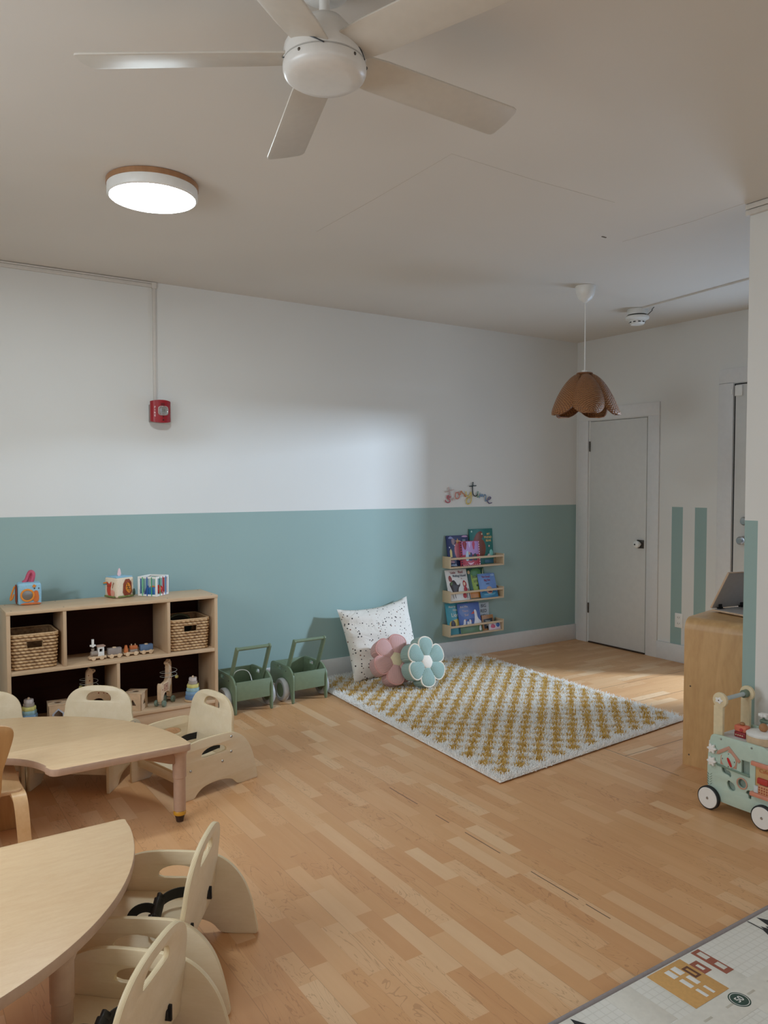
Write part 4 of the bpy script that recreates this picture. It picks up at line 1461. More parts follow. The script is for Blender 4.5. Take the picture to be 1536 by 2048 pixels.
rug = part('checked_rug', rug_mesh(60, 80), RUGM)
tag(rug, 'cream and mustard checked shag rug under the cushions', 'rug')
psm = rug.modifiers.new('pile', 'PARTICLE_SYSTEM')
ps = psm.particle_system.settings
ps.type = 'HAIR'
ps.count = 120000
ps.hair_step = 4
ps.emit_from = 'FACE'
ps.use_even_distribution = True
ps.distribution = 'RAND'
ps.use_advanced_hair = True
ps.hair_length = .016
ps.factor_random = .0030
ps.brownian_factor = .005
ps.length_random = .3
ps.root_radius = 1.0
ps.tip_radius = .8
ps.radius_scale = .0027
ps.use_close_tip = False
psm.particle_system.seed = 3

# ------------------------------------------------------------------ cushions
def cushion_mesh(c4, T, n=36, pinch=.05):
    BLc, BRc, TRc, TLc = [Vector(p) for p in c4]
    bm = bmesh.new()
    sheets = []
    nrm = (BRc - BLc).cross(TLc - BLc).normalized()
    cen = (BLc + BRc + TRc + TLc) / 4
    rnd = random.Random(4)
    for sg in (1, -1):
        g = []
        for j in range(n + 1):
            row = []
            for i in range(n + 1):
                u, v = i / n, j / n
                a, b_ = 2 * u - 1, 2 * v - 1
                p = (BLc * (1 - u) + BRc * u) * (1 - v) + (TLc * (1 - u) + TRc * u) * v
                # edges draw in between the corners
                d = p - cen
                pu = pinch * (1 - b_ * b_) * abs(a) ** 3
                pv = pinch * (1 - a * a) * abs(b_) ** 3 * (2.6 if b_ > 0 else .6)
                ex = (BRc - BLc) * .5
                ey = (TLc - BLc) * .5
                p = p - ex * a * 0 - (ex * (1 if a > 0 else -1)) * pu * 1.2 - (ey * (1 if b_ > 0 else -1)) * pv * 1.2
                h = (max(0, 1 - abs(a) ** 2.4) * max(0, 1 - abs(b_) ** 2.4)) ** .55
                wr = .011 * math.sin(13 * b_ + 2.3 * a) * max(0, -a + .25) * h + .006 * math.sin(9 * b_ + 2.3 * a) * math.sin(4 * a + 1) * h + .008 * math.sin(5 * (a + b_) + .6) * h * (1 - v)
                row.append(bm.verts.new(p + nrm * sg * (T / 2 * h + (wr if sg > 0 else 0))))
            g.append(row)
        sheets.append(g)
        for j in range(n):
            for i in range(n):
                q = (g[j][i], g[j][i + 1], g[j + 1][i + 1], g[j + 1][i])
                bm.faces.new(q if sg > 0 else q[::-1])
    bmesh.ops.remove_doubles(bm, verts=bm.verts, dist=1e-5)
    return finish(bm, 'cushion', 85)


m, nt, b = new_mat('speckled_cotton')
tc = N(nt, 'TexCoord')
vo = N(nt, 'TexVoronoi')
vo.inputs['Scale'].default_value = 46
L(nt, tc.outputs['Object'], vo.inputs['Vector'])
sc_ = N(nt, 'SeparateColor')
L(nt, vo.outputs['Color'], sc_.inputs[0])
thr = mth(nt, 'ADD', .12, mth(nt, 'MULTIPLY', sc_.outputs[1], .17))
dot = mth(nt, 'MULTIPLY', mth(nt, 'LESS_THAN', vo.outputs['Distance'], thr), mth(nt, 'GREATER_THAN', sc_.outputs[0], .12))
dcol = ramp(nt, sc_.outputs[2], [(0, lin((38, 36, 42))), (.55, lin((60, 54, 54))), (.75, lin((140, 100, 76))), (1, lin((90, 84, 80)))])
L(nt, mixc(nt, dot, lin((230, 222, 212)), dcol), b.inputs['Base Color'])
b.inputs['Roughness'].default_value = .85
b.inputs['Specular IOR Level'].default_value = .15
nz = N(nt, 'TexNoise')
nz.inputs['Scale'].default_value = 7
nz.inputs['Detail'].default_value = 5
nz.inputs['Distortion'].default_value = 1.2
L(nt, tc.outputs['Object'], nz.inputs['Vector'])
bp = N(nt, 'Bump')
bp.inputs['Strength'].default_value = .5
bp.inputs['Distance'].default_value = .03
L(nt, nz.outputs['Fac'], bp.inputs['Height'])
L(nt, bp.outputs[0], b.inputs['Normal'])
pl = part('floor_cushion', cushion_mesh([(-2.575, -.30, .03), (-1.99, -.33, .035), (-1.955, -.065, .565), (-2.60, -.10, .525)], .17), m)
tag(pl, 'large cream speckled cushion leaning on the mint wall', 'cushion')


def corduroy(name, rgb):
    m, nt, b = new_mat(name)
    tc = N(nt, 'TexCoord')
    wv = N(nt, 'TexWave', wave_type='BANDS', bands_direction='Y')
    wv.inputs['Scale'].default_value = 38
    wv.inputs['Distortion'].default_value = 1.2
    L(nt, tc.outputs['Object'], wv.inputs['Vector'])
    c = lin(rgb)
    L(nt, ramp(nt, wv.outputs['Fac'], [(0, tuple(v * .78 for v in c)), (1, c)]), b.inputs['Base Color'])
    b.inputs['Roughness'].default_value = .9
    b.inputs['Specular IOR Level'].default_value = .1
    b.inputs['Sheen Weight'].default_value = .2
    bp = N(nt, 'Bump')
    bp.inputs['Strength'].default_value = .6
    bp.inputs['Distance'].default_value = .003
    L(nt, wv.outputs['Fac'], bp.inputs['Height'])
    L(nt, bp.outputs[0], b.inputs['Normal'])
    return m


def flower(name, label, loc, az, tilt, spin, rgb, ccol, piping, Rf=.175):
    t = thing(name, label, 'cushion', loc, 0, 'flower-shaped cushions')
    # local: face in XY looking +Z ; stand it up, lean it back, turn it
    t.rotation_euler = (Matrix.Rotation(az, 4, 'Z') @ Matrix.Rotation(PI / 2 - tilt, 4, 'X')).to_euler()
    cord = corduroy(name + '_cord', rgb)
    T = .085
    k = Rf / .175
    base = [(.024, .014), (.055, .036), (.085, .055), (.118, .066), (.15, .060), (.170, .036), (.177, 0)]
    ol = [(a * k, b_ * k) for a, b_ in base] + [(a * k, -b_ * k) for a, b_ in base[-2::-1]]
    ol = chaikin(ol, 2)
    pe = puff(ol, T, .02, 6)
    pip = tube([(a, b_, T / 2 + .002) for a, b_ in ol[3:-3]], .0055, 8)
    for i in range(6):
        p = part('petal', pe if i == 0 else pe.copy(), cord, t)
        p.rotation_euler = (0, 0, spin + i * PI / 3)
        part('piping', pip if i == 0 else pip.copy(), piping, p)
    ce = puff(circ(.05 * k, 36), T + .012, .014, 6)
    part('centre', ce, ccol, t)
    return t


PIPE = paint((236, 222, 204), .85, .1, 150, .05, name='cream_piping')
flower('flower_cushion', 'pink flower-shaped cushion in front of the speckled cushion', (-2.370, -.50, .195), R(-4), R(26), R(12), (226, 178, 172), paint((222, 206, 170), .9, .2, 150, .06, name='straw_centre'), paint((214, 158, 150), .85, .1, 150, .05, name='pink_piping'), .178)
flower('flower_cushion', 'sage green flower-shaped cushion with cream centre and cream piping', (-2.215, -.632, .190), R(6), R(16), R(22), (164, 188, 179), paint((238, 226, 212), .9, .2, 150, .04, name='cream_centre'), PIPE, .172)

# ------------------------------------------------------------------ book ledges and books
LZ = (.755, .477, .200)
for z, lb in zip(LZ, ('pine book ledge at the top of three, under the story letters', 'pine book ledge in the middle of the three on the mint wall', 'lowest pine book ledge, just above the white baseboard')):
    t = thing('book_ledge', lb, 'shelf', (-1.262, 0, z), 0, 'pine picture-book ledges')
    hw = .29
    part('base_board', box(-hw + .011, hw - .011, -.1, -.0005, 0, .012, .001), PINE, t)
    part('back_board', box(-hw + .011, hw - .011, -.010, -.0005, .0125, .05, .001), PINE, t)
    for s in (-1, 1):
        part('end_panel', box(s * (hw - .005) - .0055, s * (hw - .005) + .0055, -.1, -.0005, 0, .096, .0015), wood('pine_end', (204, 178, 144), (218, 194, 162), 'z', 16, 12), t)
    part('front_rail', box(-hw + .0113, hw - .0113, -.1, -.088, .070, .087, .003), PINE, t)

_bm = {}


def book(label, x0, w, h, z0, yb, yt, cover, art, thick=.009, roll=0, texts=()):
    """picture book standing on a ledge, leaning back; art = [(outline in 0..1 cover space, rgb)], texts = [(string, x, y, size, rgb)]"""
    lean = math.asin(max(-.95, min(.95, (yt - yb) / h)))
    t = thing('picture_book', label, 'book', (x0, yb, z0), 0, 'picture books on the ledges')
    t.rotation_euler = (-lean, roll, 0)
    part('cover', box(0, w, 0, thick, 0, h, .001), paint(cover, .35), t)
    part('pages', box(.002, w - .0005, .0015, thick - .0015, h - .002, h + .0004), paint((225, 220, 208), .8, name='paper'), t)
    mats, ms = [], []
    n = 0
    for o_, cc in art:
        mt = paint(cc, .38)
        if mt not in mats:
            mats.append(mt)
        p = plate([(max(.004, min(.996, a)) * w, max(.004, min(.996, b_)) * h) for a, b_ in o_], (), .0005, .00005, (1, 0, 0), (0, 0, 1), (0, -.0003 - .00022 * n, 0), two=False)
        ms.append((p, mats.index(mt)))
        n += 1
    if ms:
        part('cover_picture', join(*ms), mats, t)
    mats, ms = [], []
    for s, x, y, sz, cc in texts:
        mt = paint(cc, .4)
        if mt not in mats:
            mats.append(mt)
        q = text_mesh(s, sz * h, .0002, bold=.0004)
        q.transform(Matrix.Translation((x * w, -.0009 - .00022 * n, y * h)) @ Matrix.Rotation(PI / 2, 4, 'X'))
        ms.append((q, mats.index(mt)))
    if ms:
        part('title_lettering', join(*ms), mats, t)
    return t


def el(cx, cy, rx, ry, n=20, a=0):
    return [(cx + rx * math.cos(2 * PI * i / n) * math.cos(a) - ry * math.sin(2 * PI * i / n) * math.sin(a), cy + rx * math.cos(2 * PI * i / n) * math.sin(a) + ry * math.sin(2 * PI * i / n) * math.cos(a)) for i in range(n)]


def star(cx, cy, r, n=5):
    return [(cx + (r if i % 2 == 0 else r * .45) * math.cos(PI / 2 + PI * i / n), cy + (r if i % 2 == 0 else r * .45) * .9 * math.sin(PI / 2 + PI * i / n)) for i in range(2 * n)]


z1 = LZ[0] + .0125
book('navy night-sky picture book with pink moon, end of the top ledge', -1.528, .226, .252, z1, -.056, -.016, (48, 58, 104),
     [(el(.56, .5, .24, .33), (226, 150, 170)), (star(.5, .80, .12), (214, 160, 100)), ([(.10, .3), (.2, .3), (.2, .5), (.15, .58), (.10, .5)], (226, 206, 130)), (chaikin([(.22, .9), (.2, .76), (.3, .66), (.38, .78), (.36, .9)], 1), (150, 124, 132)),
      (chaikin([(.05, .9), (.12, .96), (.2, .98), (.3, .92), (.3, .89)], 2), (140, 150, 200)), (chaikin([(.66, .94), (.75, .99), (.95, .99), (.98, .92)], 2), (190, 150, 190)), ([(.72, .86), (.86, .86), (.86, .74), (.72, .74)], (120, 140, 150)), (el(.1, .62, .025, .025, 10), (220, 225, 240)), (el(.34, .68, .025, .025, 10), (220, 225, 240)), (el(.32, .05, .025, .025, 10), (220, 225, 240)),
      (chaikin([(.05, .14), (.15, .2), (.3, .16), (.25, .1)], 2), (190, 150, 170)), (chaikin([(.05, .02), (.15, .08), (.35, .05), (.4, .0)], 2), (150, 170, 200))], .010, 0)
book('pink patterned small book in front of two larger books', -1.424, .207, .203, z1, -.084, -.056, (190, 60, 84),
     [([(.12, .45), (.95, .45), (.98, .98), (.12, .98)], (188, 150, 214)), (chaikin([(.12, .98), (.2, .7), (.3, .62), (.38, .98)], 1), (150, 30, 50)), (chaikin([(.42, .98), (.5, .66), (.58, .98)], 1), (210, 190, 240)), (chaikin([(.62, .95), (.7, .55), (.8, .98)], 1), (200, 60, 100)),
      (chaikin([(.24, .2), (.3, .58), (.42, .62), (.44, .2)], 1), (196, 222, 240)), (chaikin([(.4, .2), (.44, .5), (.6, .55), (.64, .2)], 1), (60, 70, 120)), (chaikin([(.62, .2), (.66, .46), (.82, .5), (.86, .2)], 1), (50, 60, 60)), (el(.46, .5, .05, .06), (214, 160, 140)),
      (chaikin([(.3, .16), (.5, .0), (.72, .16), (.5, .1)], 1), (240, 190, 220))] + [(el(.05, .05 + .1 * i, .035, .03, 10), (30, 14, 24)) for i in range(10)] + [(el(.96, .05 + .1 * i, .025, .028, 10), (245, 200, 220)) for i in range(10)] + [(el(.12 + .1 * i, .03, .02, .03, 8), (240, 200, 215)) for i in range(9)], .008, 0)
book('teal picture book with brown bear, tallest on the top ledge', -1.283, .252, .296, z1, -.036, -.0125, (28, 110, 104),
     [(chaikin([(.02, .5), (.12, .62), (.26, .84), (.38, .92), (.52, .93), (.56, .88), (.55, .84), (.6, .8), (.55, .74), (.5, .72), (.6, .66), (.68, .5), (.66, .34), (.6, .22), (.4, .2), (.02, .2)], 2), (128, 66, 50)), (el(.53, .85, .03, .025), (220, 190, 160)), (chaikin([(.12, .62), (.2, .66), (.36, .63), (.4, .52), (.3, .58)], 2), (206, 160, 90)),
      (chaikin([(.02, .4), (.2, .6), (.32, .5), (.3, .3), (.02, .3)], 2), (110, 52, 42)), (el(.09, .93, .03, .03), (180, 210, 200)), (el(.9, .3, .08, .1), (120, 190, 180)), (chaikin([(.72, .2), (.8, .18), (.88, .2), (.84, .28), (.76, .28)], 2), (210, 190, 190)), (chaikin([(.6, .02), (.98, .02), (.98, .12), (.6, .12)], 0), (20, 84, 110)), (el(.82, .5, .03, .03), (200, 160, 150))], .010, 0,
     [('MY', .80, .84, .085, (226, 190, 120)), ('FRIEND', .78, .75, .085, (226, 190, 120)), ('BEAR', .80, .655, .085, (226, 190, 120))])
z2 = LZ[1] + .0125
book('white picture book with dark wolf and red-hooded child, middle ledge', -1.540, .222, .256, z2, -.085, -.0135, (226, 224, 222),
     [(chaikin([(.1, .55), (.2, .62), (.32, .68), (.42, .6), (.46, .5), (.56, .5), (.62, .58), (.6, .46), (.52, .42), (.46, .26), (.44, .24), (.22, .24), (.16, .4)], 2), (62, 46, 42)), (chaikin([(.12, .62), (.1, .76), (.18, .84), (.26, .74), (.26, .62)], 2), (150, 60, 48)), (chaikin([(.14, .5), (.18, .62), (.28, .6), (.24, .5)], 1), (90, 110, 60)),
      (chaikin([(.72, .52), (.78, .66), (.9, .56), (.9, .46), (.84, .4), (.76, .42)], 2), (176, 36, 40)), (el(.8, .52, .05, .06), (226, 196, 170)), (chaikin([(.72, .28), (.76, .42), (.88, .42), (.92, .28)], 2), (180, 32, 38)), (chaikin([(.66, .06), (.66, .22), (.82, .22), (.82, .06)], 1), (180, 32, 38)), ([(.95, .0), (.98, .0), (.96, .36), (.93, .36)], (44, 56, 80)), ([(.84, .04), (.86, .04), (.87, .22), (.85, .22)], (60, 56, 60)),
      ([(.2, .08), (.22, .08), (.20, .22), (.18, .22)], (90, 84, 84)), ([(.3, .08), (.32, .08), (.30, .22), (.28, .22)], (90, 84, 84))], .007, 0,
     [('Little', .34, .9, .10, (150, 70, 60)), ('Red', .70, .905, .12, (150, 60, 60)), ('Riding Hood', .62, .79, .105, (60, 76, 90)), ('by', .7, .70, .045, (160, 90, 80))])
book('dark green book with lime title panel, middle ledge', -1.318, .192, .252, z2, -.066, -.012, (30, 78, 62),
     [(chaikin([(.24, .96), (.22, .7), (.26, .4), (.3, .22), (.72, .2), (.8, .5), (.78, .96)], 1), (150, 176, 60)), (chaikin([(.24, .98), (.24, .72), (.78, .76), (.78, .98)], 1), (74, 130, 70)), (el(.12, .87, .07, .06), (196, 160, 110)), ([(.02, .02), (.9, .02), (.8, .2), (.02, .24)], (206, 132, 50)), ([(.86, .7), (.9, .7), (.97, .97), (.93, .97)], (170, 180, 140))], .007, 0,
     [("DON'T", .5, .70, .11, (30, 60, 36)), ('LOST', .52, .56, .11, (30, 60, 36)), ('ME', .55, .42, .11, (30, 60, 36)), ('by', .58, .33, .04, (40, 70, 40))])
book('light blue picture book with pink title, in front on the middle ledge', -1.208, .186, .204, z2, -.087, -.028, (110, 146, 206),
     [([(.0, .0), (1, .0), (1, .22), (.75, .27), (.5, .2), (.2, .28), (0, .2)], (40, 120, 160)), (el(.55, .30, .18, .16), (206, 170, 150)), (chaikin([(.4, .22), (.5, .26), (.66, .26), (.72, .2), (.55, .19)], 2), (110, 50, 60)), (chaikin([(.1, .12), (.3, .18), (.6, .14), (.9, .22), (.85, .1), (.4, .08)], 2), (90, 160, 190)), (chaikin([(.7, .9), (.8, .97), (.96, .96), (.95, .86)], 2), (150, 180, 220))], .007, 0,
     [('The Great', .45, .86, .105, (150, 66, 110)), ('Big Sea', .5, .72, .115, (150, 60, 100)), ('a story', .5, .57, .06, (60, 70, 120))])
z3 = LZ[2] + .0125
book('turquoise lion picture book at the end of the lowest ledge', -1.535, .236, .256, z3, -.072, -.0125, (72, 152, 170),
     [(chaikin([(.05, .22), (.1, .42), (.3, .46), (.56, .5), (.62, .22)], 2), (214, 190, 90)), (el(.24, .32, .1, .13), (64, 54, 66)), (chaikin([(.52, .2), (.5, .36), (.66, .4), (.7, .2)], 2), (130, 36, 44)), (el(.56, .5, .09, .14), (48, 34, 32)), (el(.58, .45, .055, .08), (150, 100, 76))], .007, 0,
     [('How to', .28, .88, .09, (226, 226, 214)), ('Hide a', .42, .77, .09, (226, 226, 214)), ('Lion', .36, .61, .17, (232, 230, 216))])


def goose(cx, cy, s):
    return [(chaikin([(cx - .1 * s, cy), (cx - .02 * s, cy + .14 * s), (cx + .02 * s, cy + .34 * s), (cx - .02 * s, cy + .46 * s), (cx + .05 * s, cy + .54 * s), (cx + .12 * s, cy + .46 * s), (cx + .13 * s, cy + .22 * s), (cx + .3 * s, cy + .1 * s), (cx + .34 * s, cy)], 2), (232, 230, 236)),
            ([(cx - .0 * s, cy + .48 * s), (cx - .16 * s, cy + .38 * s), (cx + .01 * s, cy + .38 * s)], (206, 74, 50))]


book('blue picture book with white geese asking are we there yet', -1.425, .232, .246, z3, -.086, -.030, (84, 112, 182),
     [([(.0, .0), (1, .0), (1, .24), (.0, .22)], (96, 128, 92)), ([(0, .22), (1, .24), (1, .4), (.6, .48), (.2, .44), (0, .46)], (62, 92, 164)), (el(.3, .74, .26, .2), (112, 138, 196))] + goose(.72, .24, 1.0) + [(chaikin([(.08, .26), (.18, .3), (.2, .44), (.26, .47), (.3, .44), (.28, .26)], 2), (232, 230, 236)), ([(.28, .46), (.36, .43), (.28, .42)], (214, 110, 60)), (chaikin([(.34, .26), (.34, .36), (.38, .4), (.44, .36), (.44, .26)], 2), (232, 230, 236)), (chaikin([(.44, .26), (.44, .42), (.48, .46), (.54, .42), (.54, .26)], 2), (232, 230, 236)), ([(.53, .42), (.58, .38), (.53, .37)], (214, 110, 60)),
      (chaikin([(.84, .04), (.88, .2), (.94, .22), (.96, .04)], 1), (220, 226, 230))], .007, 0,
     [('Are We', .28, .88, .10, (214, 206, 214)), ('There', .32, .74, .105, (196, 176, 196)), ('Yet?', .36, .60, .11, (206, 190, 206))])
book('pale book titled BIG RED HEN with red comb, behind the goose book', -1.285, .215, .228, z3, -.030, -.0125, (186, 196, 204),
     [(chaikin([(.6, .2), (.66, .34), (.8, .4), (.9, .56), (.88, .42), (.98, .46), (.9, .34), (.98, .28), (.86, .2)], 1), (170, 66, 56))], .006, R(1),
     [('THE', .3, .9, .13, (52, 54, 66)), ('BIG', .72, .88, .17, (52, 54, 66)), ('RED', .72, .69, .17, (52, 54, 66)), ('HEN', .74, .51, .15, (60, 60, 70))])
book('small brown box book with black label on the lowest ledge', -1.175, .128, .125, z3, -.068, -.045, (168, 118, 70),
     [([(.16, .1), (.88, .1), (.92, .78), (.14, .72)], (24, 24, 26)), (chaikin([(.3, .3), (.5, .44), (.76, .36), (.6, .26)], 2), (196, 190, 180))], .012, 0, [('Nature', .5, .60, .14, (210, 206, 196))])
book('pink and blue little board book low on the lowest ledge', -1.118, .125, .062, z3, -.087, -.073, (214, 210, 220),
     [(chaikin([(.1, .3), (.2, .75), (.4, .8), (.56, .5), (.5, .2)], 2), (206, 88, 120)), (el(.78, .6, .16, .3), (44, 96, 170)), ([(.05, .04), (.95, .04), (.95, .16), (.05, .16)], (230, 190, 200))], .012, 0)

# ------------------------------------------------------------------ painted word on the wall
ST_ = {
    's': ([(-1.474, 1.338), (-1.494, 1.32), (-1.488, 1.338), (-1.506, 1.346), (-1.518, 1.333), (-1.506, 1.317), (-1.483, 1.307), (-1.483, 1.292), (-1.504, 1.285), (-1.524, 1.292), (-1.532, 1.308)], (190, 92, 110)),
    't': ([(-1.499, 1.413), (-1.483, 1.355), (-1.472, 1.317), (-1.454, 1.304), (-1.436, 1.323)], (206, 182, 180)),
    'o': ([(-1.399, 1.371), (-1.423, 1.368), (-1.431, 1.342), (-1.423, 1.32), (-1.407, 1.314), (-1.386, 1.329), (-1.382, 1.351), (-1.399, 1.371), (-1.386, 1.351), (-1.37, 1.351)], (206, 130, 116)),
    'r': ([(-1.378, 1.354), (-1.372, 1.377), (-1.362, 1.38), (-1.356, 1.362), (-1.337, 1.357), (-1.329, 1.338), (-1.318, 1.331)], (196, 124, 80)),
    'y': ([(-1.318, 1.376), (-1.314, 1.344), (-1.295, 1.331), (-1.272, 1.344), (-1.262, 1.381), (-1.26, 1.344), (-1.257, 1.305), (-1.274, 1.272), (-1.299, 1.27), (-1.317, 1.289), (-1.303, 1.315), (-1.274, 1.329)], (218, 194, 104)),
    'T': ([(-1.241, 1.454), (-1.247, 1.415), (-1.245, 1.36), (-1.228, 1.337), (-1.205, 1.336), (-1.189, 1.356)], (38, 50, 50)),
    'i': ([(-1.186, 1.376), (-1.194, 1.346), (-1.189, 1.327), (-1.175, 1.336)], (112, 156, 136)),
    'm': ([(-1.172, 1.32), (-1.158, 1.361), (-1.152, 1.323), (-1.14, 1.361), (-1.132, 1.323), (-1.117, 1.352), (-1.098, 1.342), (-1.106, 1.316), (-1.103, 1.292), (-1.089, 1.298)], (124, 154, 184)),
    'e': ([(-1.085, 1.299), (-1.052, 1.309), (-1.043, 1.324), (-1.061, 1.331), (-1.082, 1.309), (-1.081, 1.286), (-1.06, 1.272), (-1.034, 1.279)], (104, 98, 134))}
XB = {'t': [(-1.537, 1.372), (-1.492, 1.382), (-1.448, 1.393)], 'T': [(-1.281, 1.418), (-1.245, 1.421), (-1.21, 1.424)]}
sg = thing('letter_sign', 'colourful cursive word storytime on the wall above the books', 'wall sign', (-1.28, 0, 1.35))
for ch, (pts, cc) in ST_.items():
    ms = [tube(chaikin([(x + 1.28, -.010, z - 1.35) for x, z in pts], 2, False), .0040, 8)]
    if ch in XB:
        ms.append(tube([(x + 1.28, -.013, z - 1.35) for x, z in XB[ch]], .004, 8))
    ms += [lathe([(0, 0), (.002, 0), (.002, .0095), (0, .0095)], 6, (pts[k][0] + 1.28, -.0098, pts[k][1] - 1.35), 'y') for k in (1, -2)]
    part('letter', join(*ms), paint(cc, .45), sg)

# ------------------------------------------------------------------ birch cabinet end beside the partition
cab = thing('birch_cabinet', 'birch cabinet with curved top edge beside the mint-striped partition', 'cabinet', (-1.941, -2.526, 0), math.atan2(-.27, .061))
# local +x runs along the end panel (towards the camera side), local +y goes into the cabinet
CW, CHt, CDp = .30, .757, .75
prof = [(0.0, .0)] + [(0.0, CHt - .06)] + [(.06 - .06 * math.cos(a), CHt - .06 + .06 * math.sin(a)) for a in [PI / 2 * k / 8 for k in range(1, 9)]] + [(CDp, CHt)]
bm = bmesh.new()
rows = []
for i, (y, z) in enumerate(prof):
    q = Vector(prof[min(i + 1, len(prof) - 1)]) - Vector(prof[max(i - 1, 0)])
    nn = Vector((q.y, -q.x)).normalized() * .018
    rows.append([bm.verts.new(p) for p in ((0, y, z), (CW, y, z), (CW, y + nn.x, z + nn.y), (0, y + nn.x, z + nn.y))])
for a, b_ in zip(rows[:-1], rows[1:]):
    for j in range(4):
        bm.faces.new((a[j], a[(j + 1) % 4], b_[(j + 1) % 4], b_[j]))
bm.faces.new(rows[0])
bm.faces.new(rows[-1][::-1])
part('wrapped_side_and_top', finish(bm, 'wrap', 40), CABW, cab)
part('back_panel', box(.004, .012, .019, CDp - .02, .01, CHt - .02), CABW, cab)
part('far_side', box(0, CW, CDp, CDp + .018, 0, CHt, .001), CABW, cab)
part('inner_shelf', box(.013, CW - .03, .019, CDp - .001, .36, .376), CABW, cab)
part('bottom_board', box(.013, CW - .01, .019, CDp - .001, .03, .046), CABW, cab)
dr = part('door', box(CW - .016, CW - .002, .021, CDp - .01, .05, CHt - .08, .001), paint((60, 56, 52), .5, name='shaded_opening'), cab)  # dark sheet paints the shade inside the open front
for z in (.62, .12):
    part('hinge', box(CW - .002, CW + .006, .004, .028, z - .03, z + .03, .002), BLACKP, dr)
for (x, z) in ((.034, .41), (.032, .055)):
    part('screw', lathe([(0, 0), (.0042, 0), (.0036, .0016), (0, .002)], 12, (0, 0, 0), 'y'), DARKM, cab, (x, -.0002, z), (0, 0, PI))

ea = thing('folding_board', 'hinged two-leaf wooden board standing half open on the cabinet', 'folding board', (-1.664, -2.492, CHt + .001), R(-9))
# local x along the hinge; the lower leaf lies flat towards the viewer side, the upper leaf leans over it
lw, ld = .32, .23
WLEAF = wood('leaf_birch', (196, 164, 134), (214, 184, 154), 'x', 10, 6)
LEAFG = paint((196, 190, 186), .3, 0, 40, .03, name='grey_leaf')
part('lower_leaf', join((box(0, lw, -ld, -.004, .006, .015, .001), 0), (box(.002, lw - .002, -ld + .002, -.006, .0151, .0156), 1)), [WLEAF, LEAFG], ea)
ul = join((box(0, lw, -ld, 0, 0, .011, .001), 0), (box(.002, lw - .002, -ld + .002, -.002, -.0006, -.0001), 1))
ul.transform(Matrix.Translation((0, -.001, .0175)) @ Matrix.Rotation(R(-61), 4, 'X'))
part('upper_leaf', ul, [WLEAF, LEAFG], ea)
for x in (.03, .19):
    part('hinge', join(box(x, x + .04, -.03, -.012, .0157, .0175, .0005), tube([(x, -.012, .0195), (x + .04, -.012, .0195)], .0035, 8), box(x + .008, x + .032, -.0165, -.0125, .022, .04, .001)), BLACKP, ea)
part('foot_pad', join(*[box(x, x + .02, y, y + .02, 0, .006) for x in (.02, lw - .04) for y in (-.05, -ld + .02)]), BLACKP, ea)

# ------------------------------------------------------------------ activity walker
wk = thing('activity_walker', 'mint wooden activity walker trolley with white wheels beside the partition', 'push toy', (-2.31, -2.95, 0), -PI / 2)
# local: +x along the panel (to the right in view), +y away from the viewer, z up
WD = .26
pan = chaikin([(-.03, .075), (-.036, .2), (-.024, .312), (-.016, .334), (.0, .338), (.06, .341), (.20, .343), (.235, .340), (.262, .315), (.272, .2), (.268, .062), (.25, .05), (.16, .046), (.05, .046), (-.01, .05)], 2)
CORAL = paint((214, 142, 118), .5, .02, 40, .04, name='coral_wood')
TAN = paint((196, 150, 130), .5, .02, 40, .04, name='rose_wood')
h_win = [(.127, .205), (.165, .203), (.164, .263), (.127, .262)]
h_cir = circ(.0195, 28, .132, .161)
h_bow = chaikin([(.038, .182), (.034, .206), (.048, .211), (.058, .196), (.072, .198), (.081, .184), (.078, .168), (.066, .176), (.05, .178)], 1)
h_blob = chaikin([(.066, .124), (.060, .142), (.068, .155), (.082, .150), (.096, .144), (.103, .124), (.092, .112), (.076, .114)], 2)
h_mush = chaikin([(.149, .124), (.153, .136), (.164, .142), (.176, .138), (.184, .126), (.182, .119), (.174, .120), (.173, .104), (.162, .106), (.161, .122)], 1)
h_shop = [(.190, .15), (.258, .15), (.258, .258), (.190, .258)]
part('front_panel', plate(pan, (h_win, h_cir, h_bow, h_blob, h_mush, h_shop), .012, .0015, (1, 0, 0), (0, 0, 1), (0, 0, 0), two=False), WALKERG, wk)
part('rear_panel', plate(pan, (), .012, .0015, (1, 0, 0), (0, 0, 1), (0, WD, 0), two=False), WALKERG, wk)
part('shaded_inside', box(-.02, .255, .0105, .014, .07, .315), paint((146, 162, 150), .6, name='shaded_green'), wk)  # sheet behind the holes, coloured like the shaded inside
part('top_board', box(-.012, .25, .0065, WD - .0065, .318, .328, .001), paint((206, 206, 206), .5, name='pale_top'), wk)
part('bottom_board', box(-.02, .255, .0065, WD - .0065, .058, .068, .001), WALKERG, wk)
part('end_panel', box(-.036, -.028, .0065, WD - .0065, .07, .30, .001), paint((220, 214, 204), .5, name='cream_end'), wk)
ro = [(.01, .255), (.018, .272), (.069, .305), (.125, .255), (.116, .244), (.067, .288), (.022, .257)]
part('house_roof', plate(ro, (), .004, .0008, (1, 0, 0), (0, 0, 1), (0, -.008, 0), two=False), TAN, wk)
hs = part('clock_house', plate([(.03, .216), (.105, .214), (.108, .25), (.07, .284), (.032, .254)], (), .002, .0004, (1, 0, 0), (0, 0, 1), (0, -.007, 0), two=False), TAN, wk)
part('clock_dial', plate(circ(.034, 32, .069, .243), (), .002, .0003, (1, 0, 0), (0, 0, 1), (0, -.0085, 0), two=False), WALKERG, hs)
part('clock_hand', plate(chaikin([(.062, .25), (.066, .256), (.074, .250), (.088, .222), (.084, .216), (.076, .222)], 2), (), .004, .001, (1, 0, 0), (0, 0, 1), (0, -.0115, 0), two=False), paint((200, 30, 36), .4, name='bright_red'), hs)
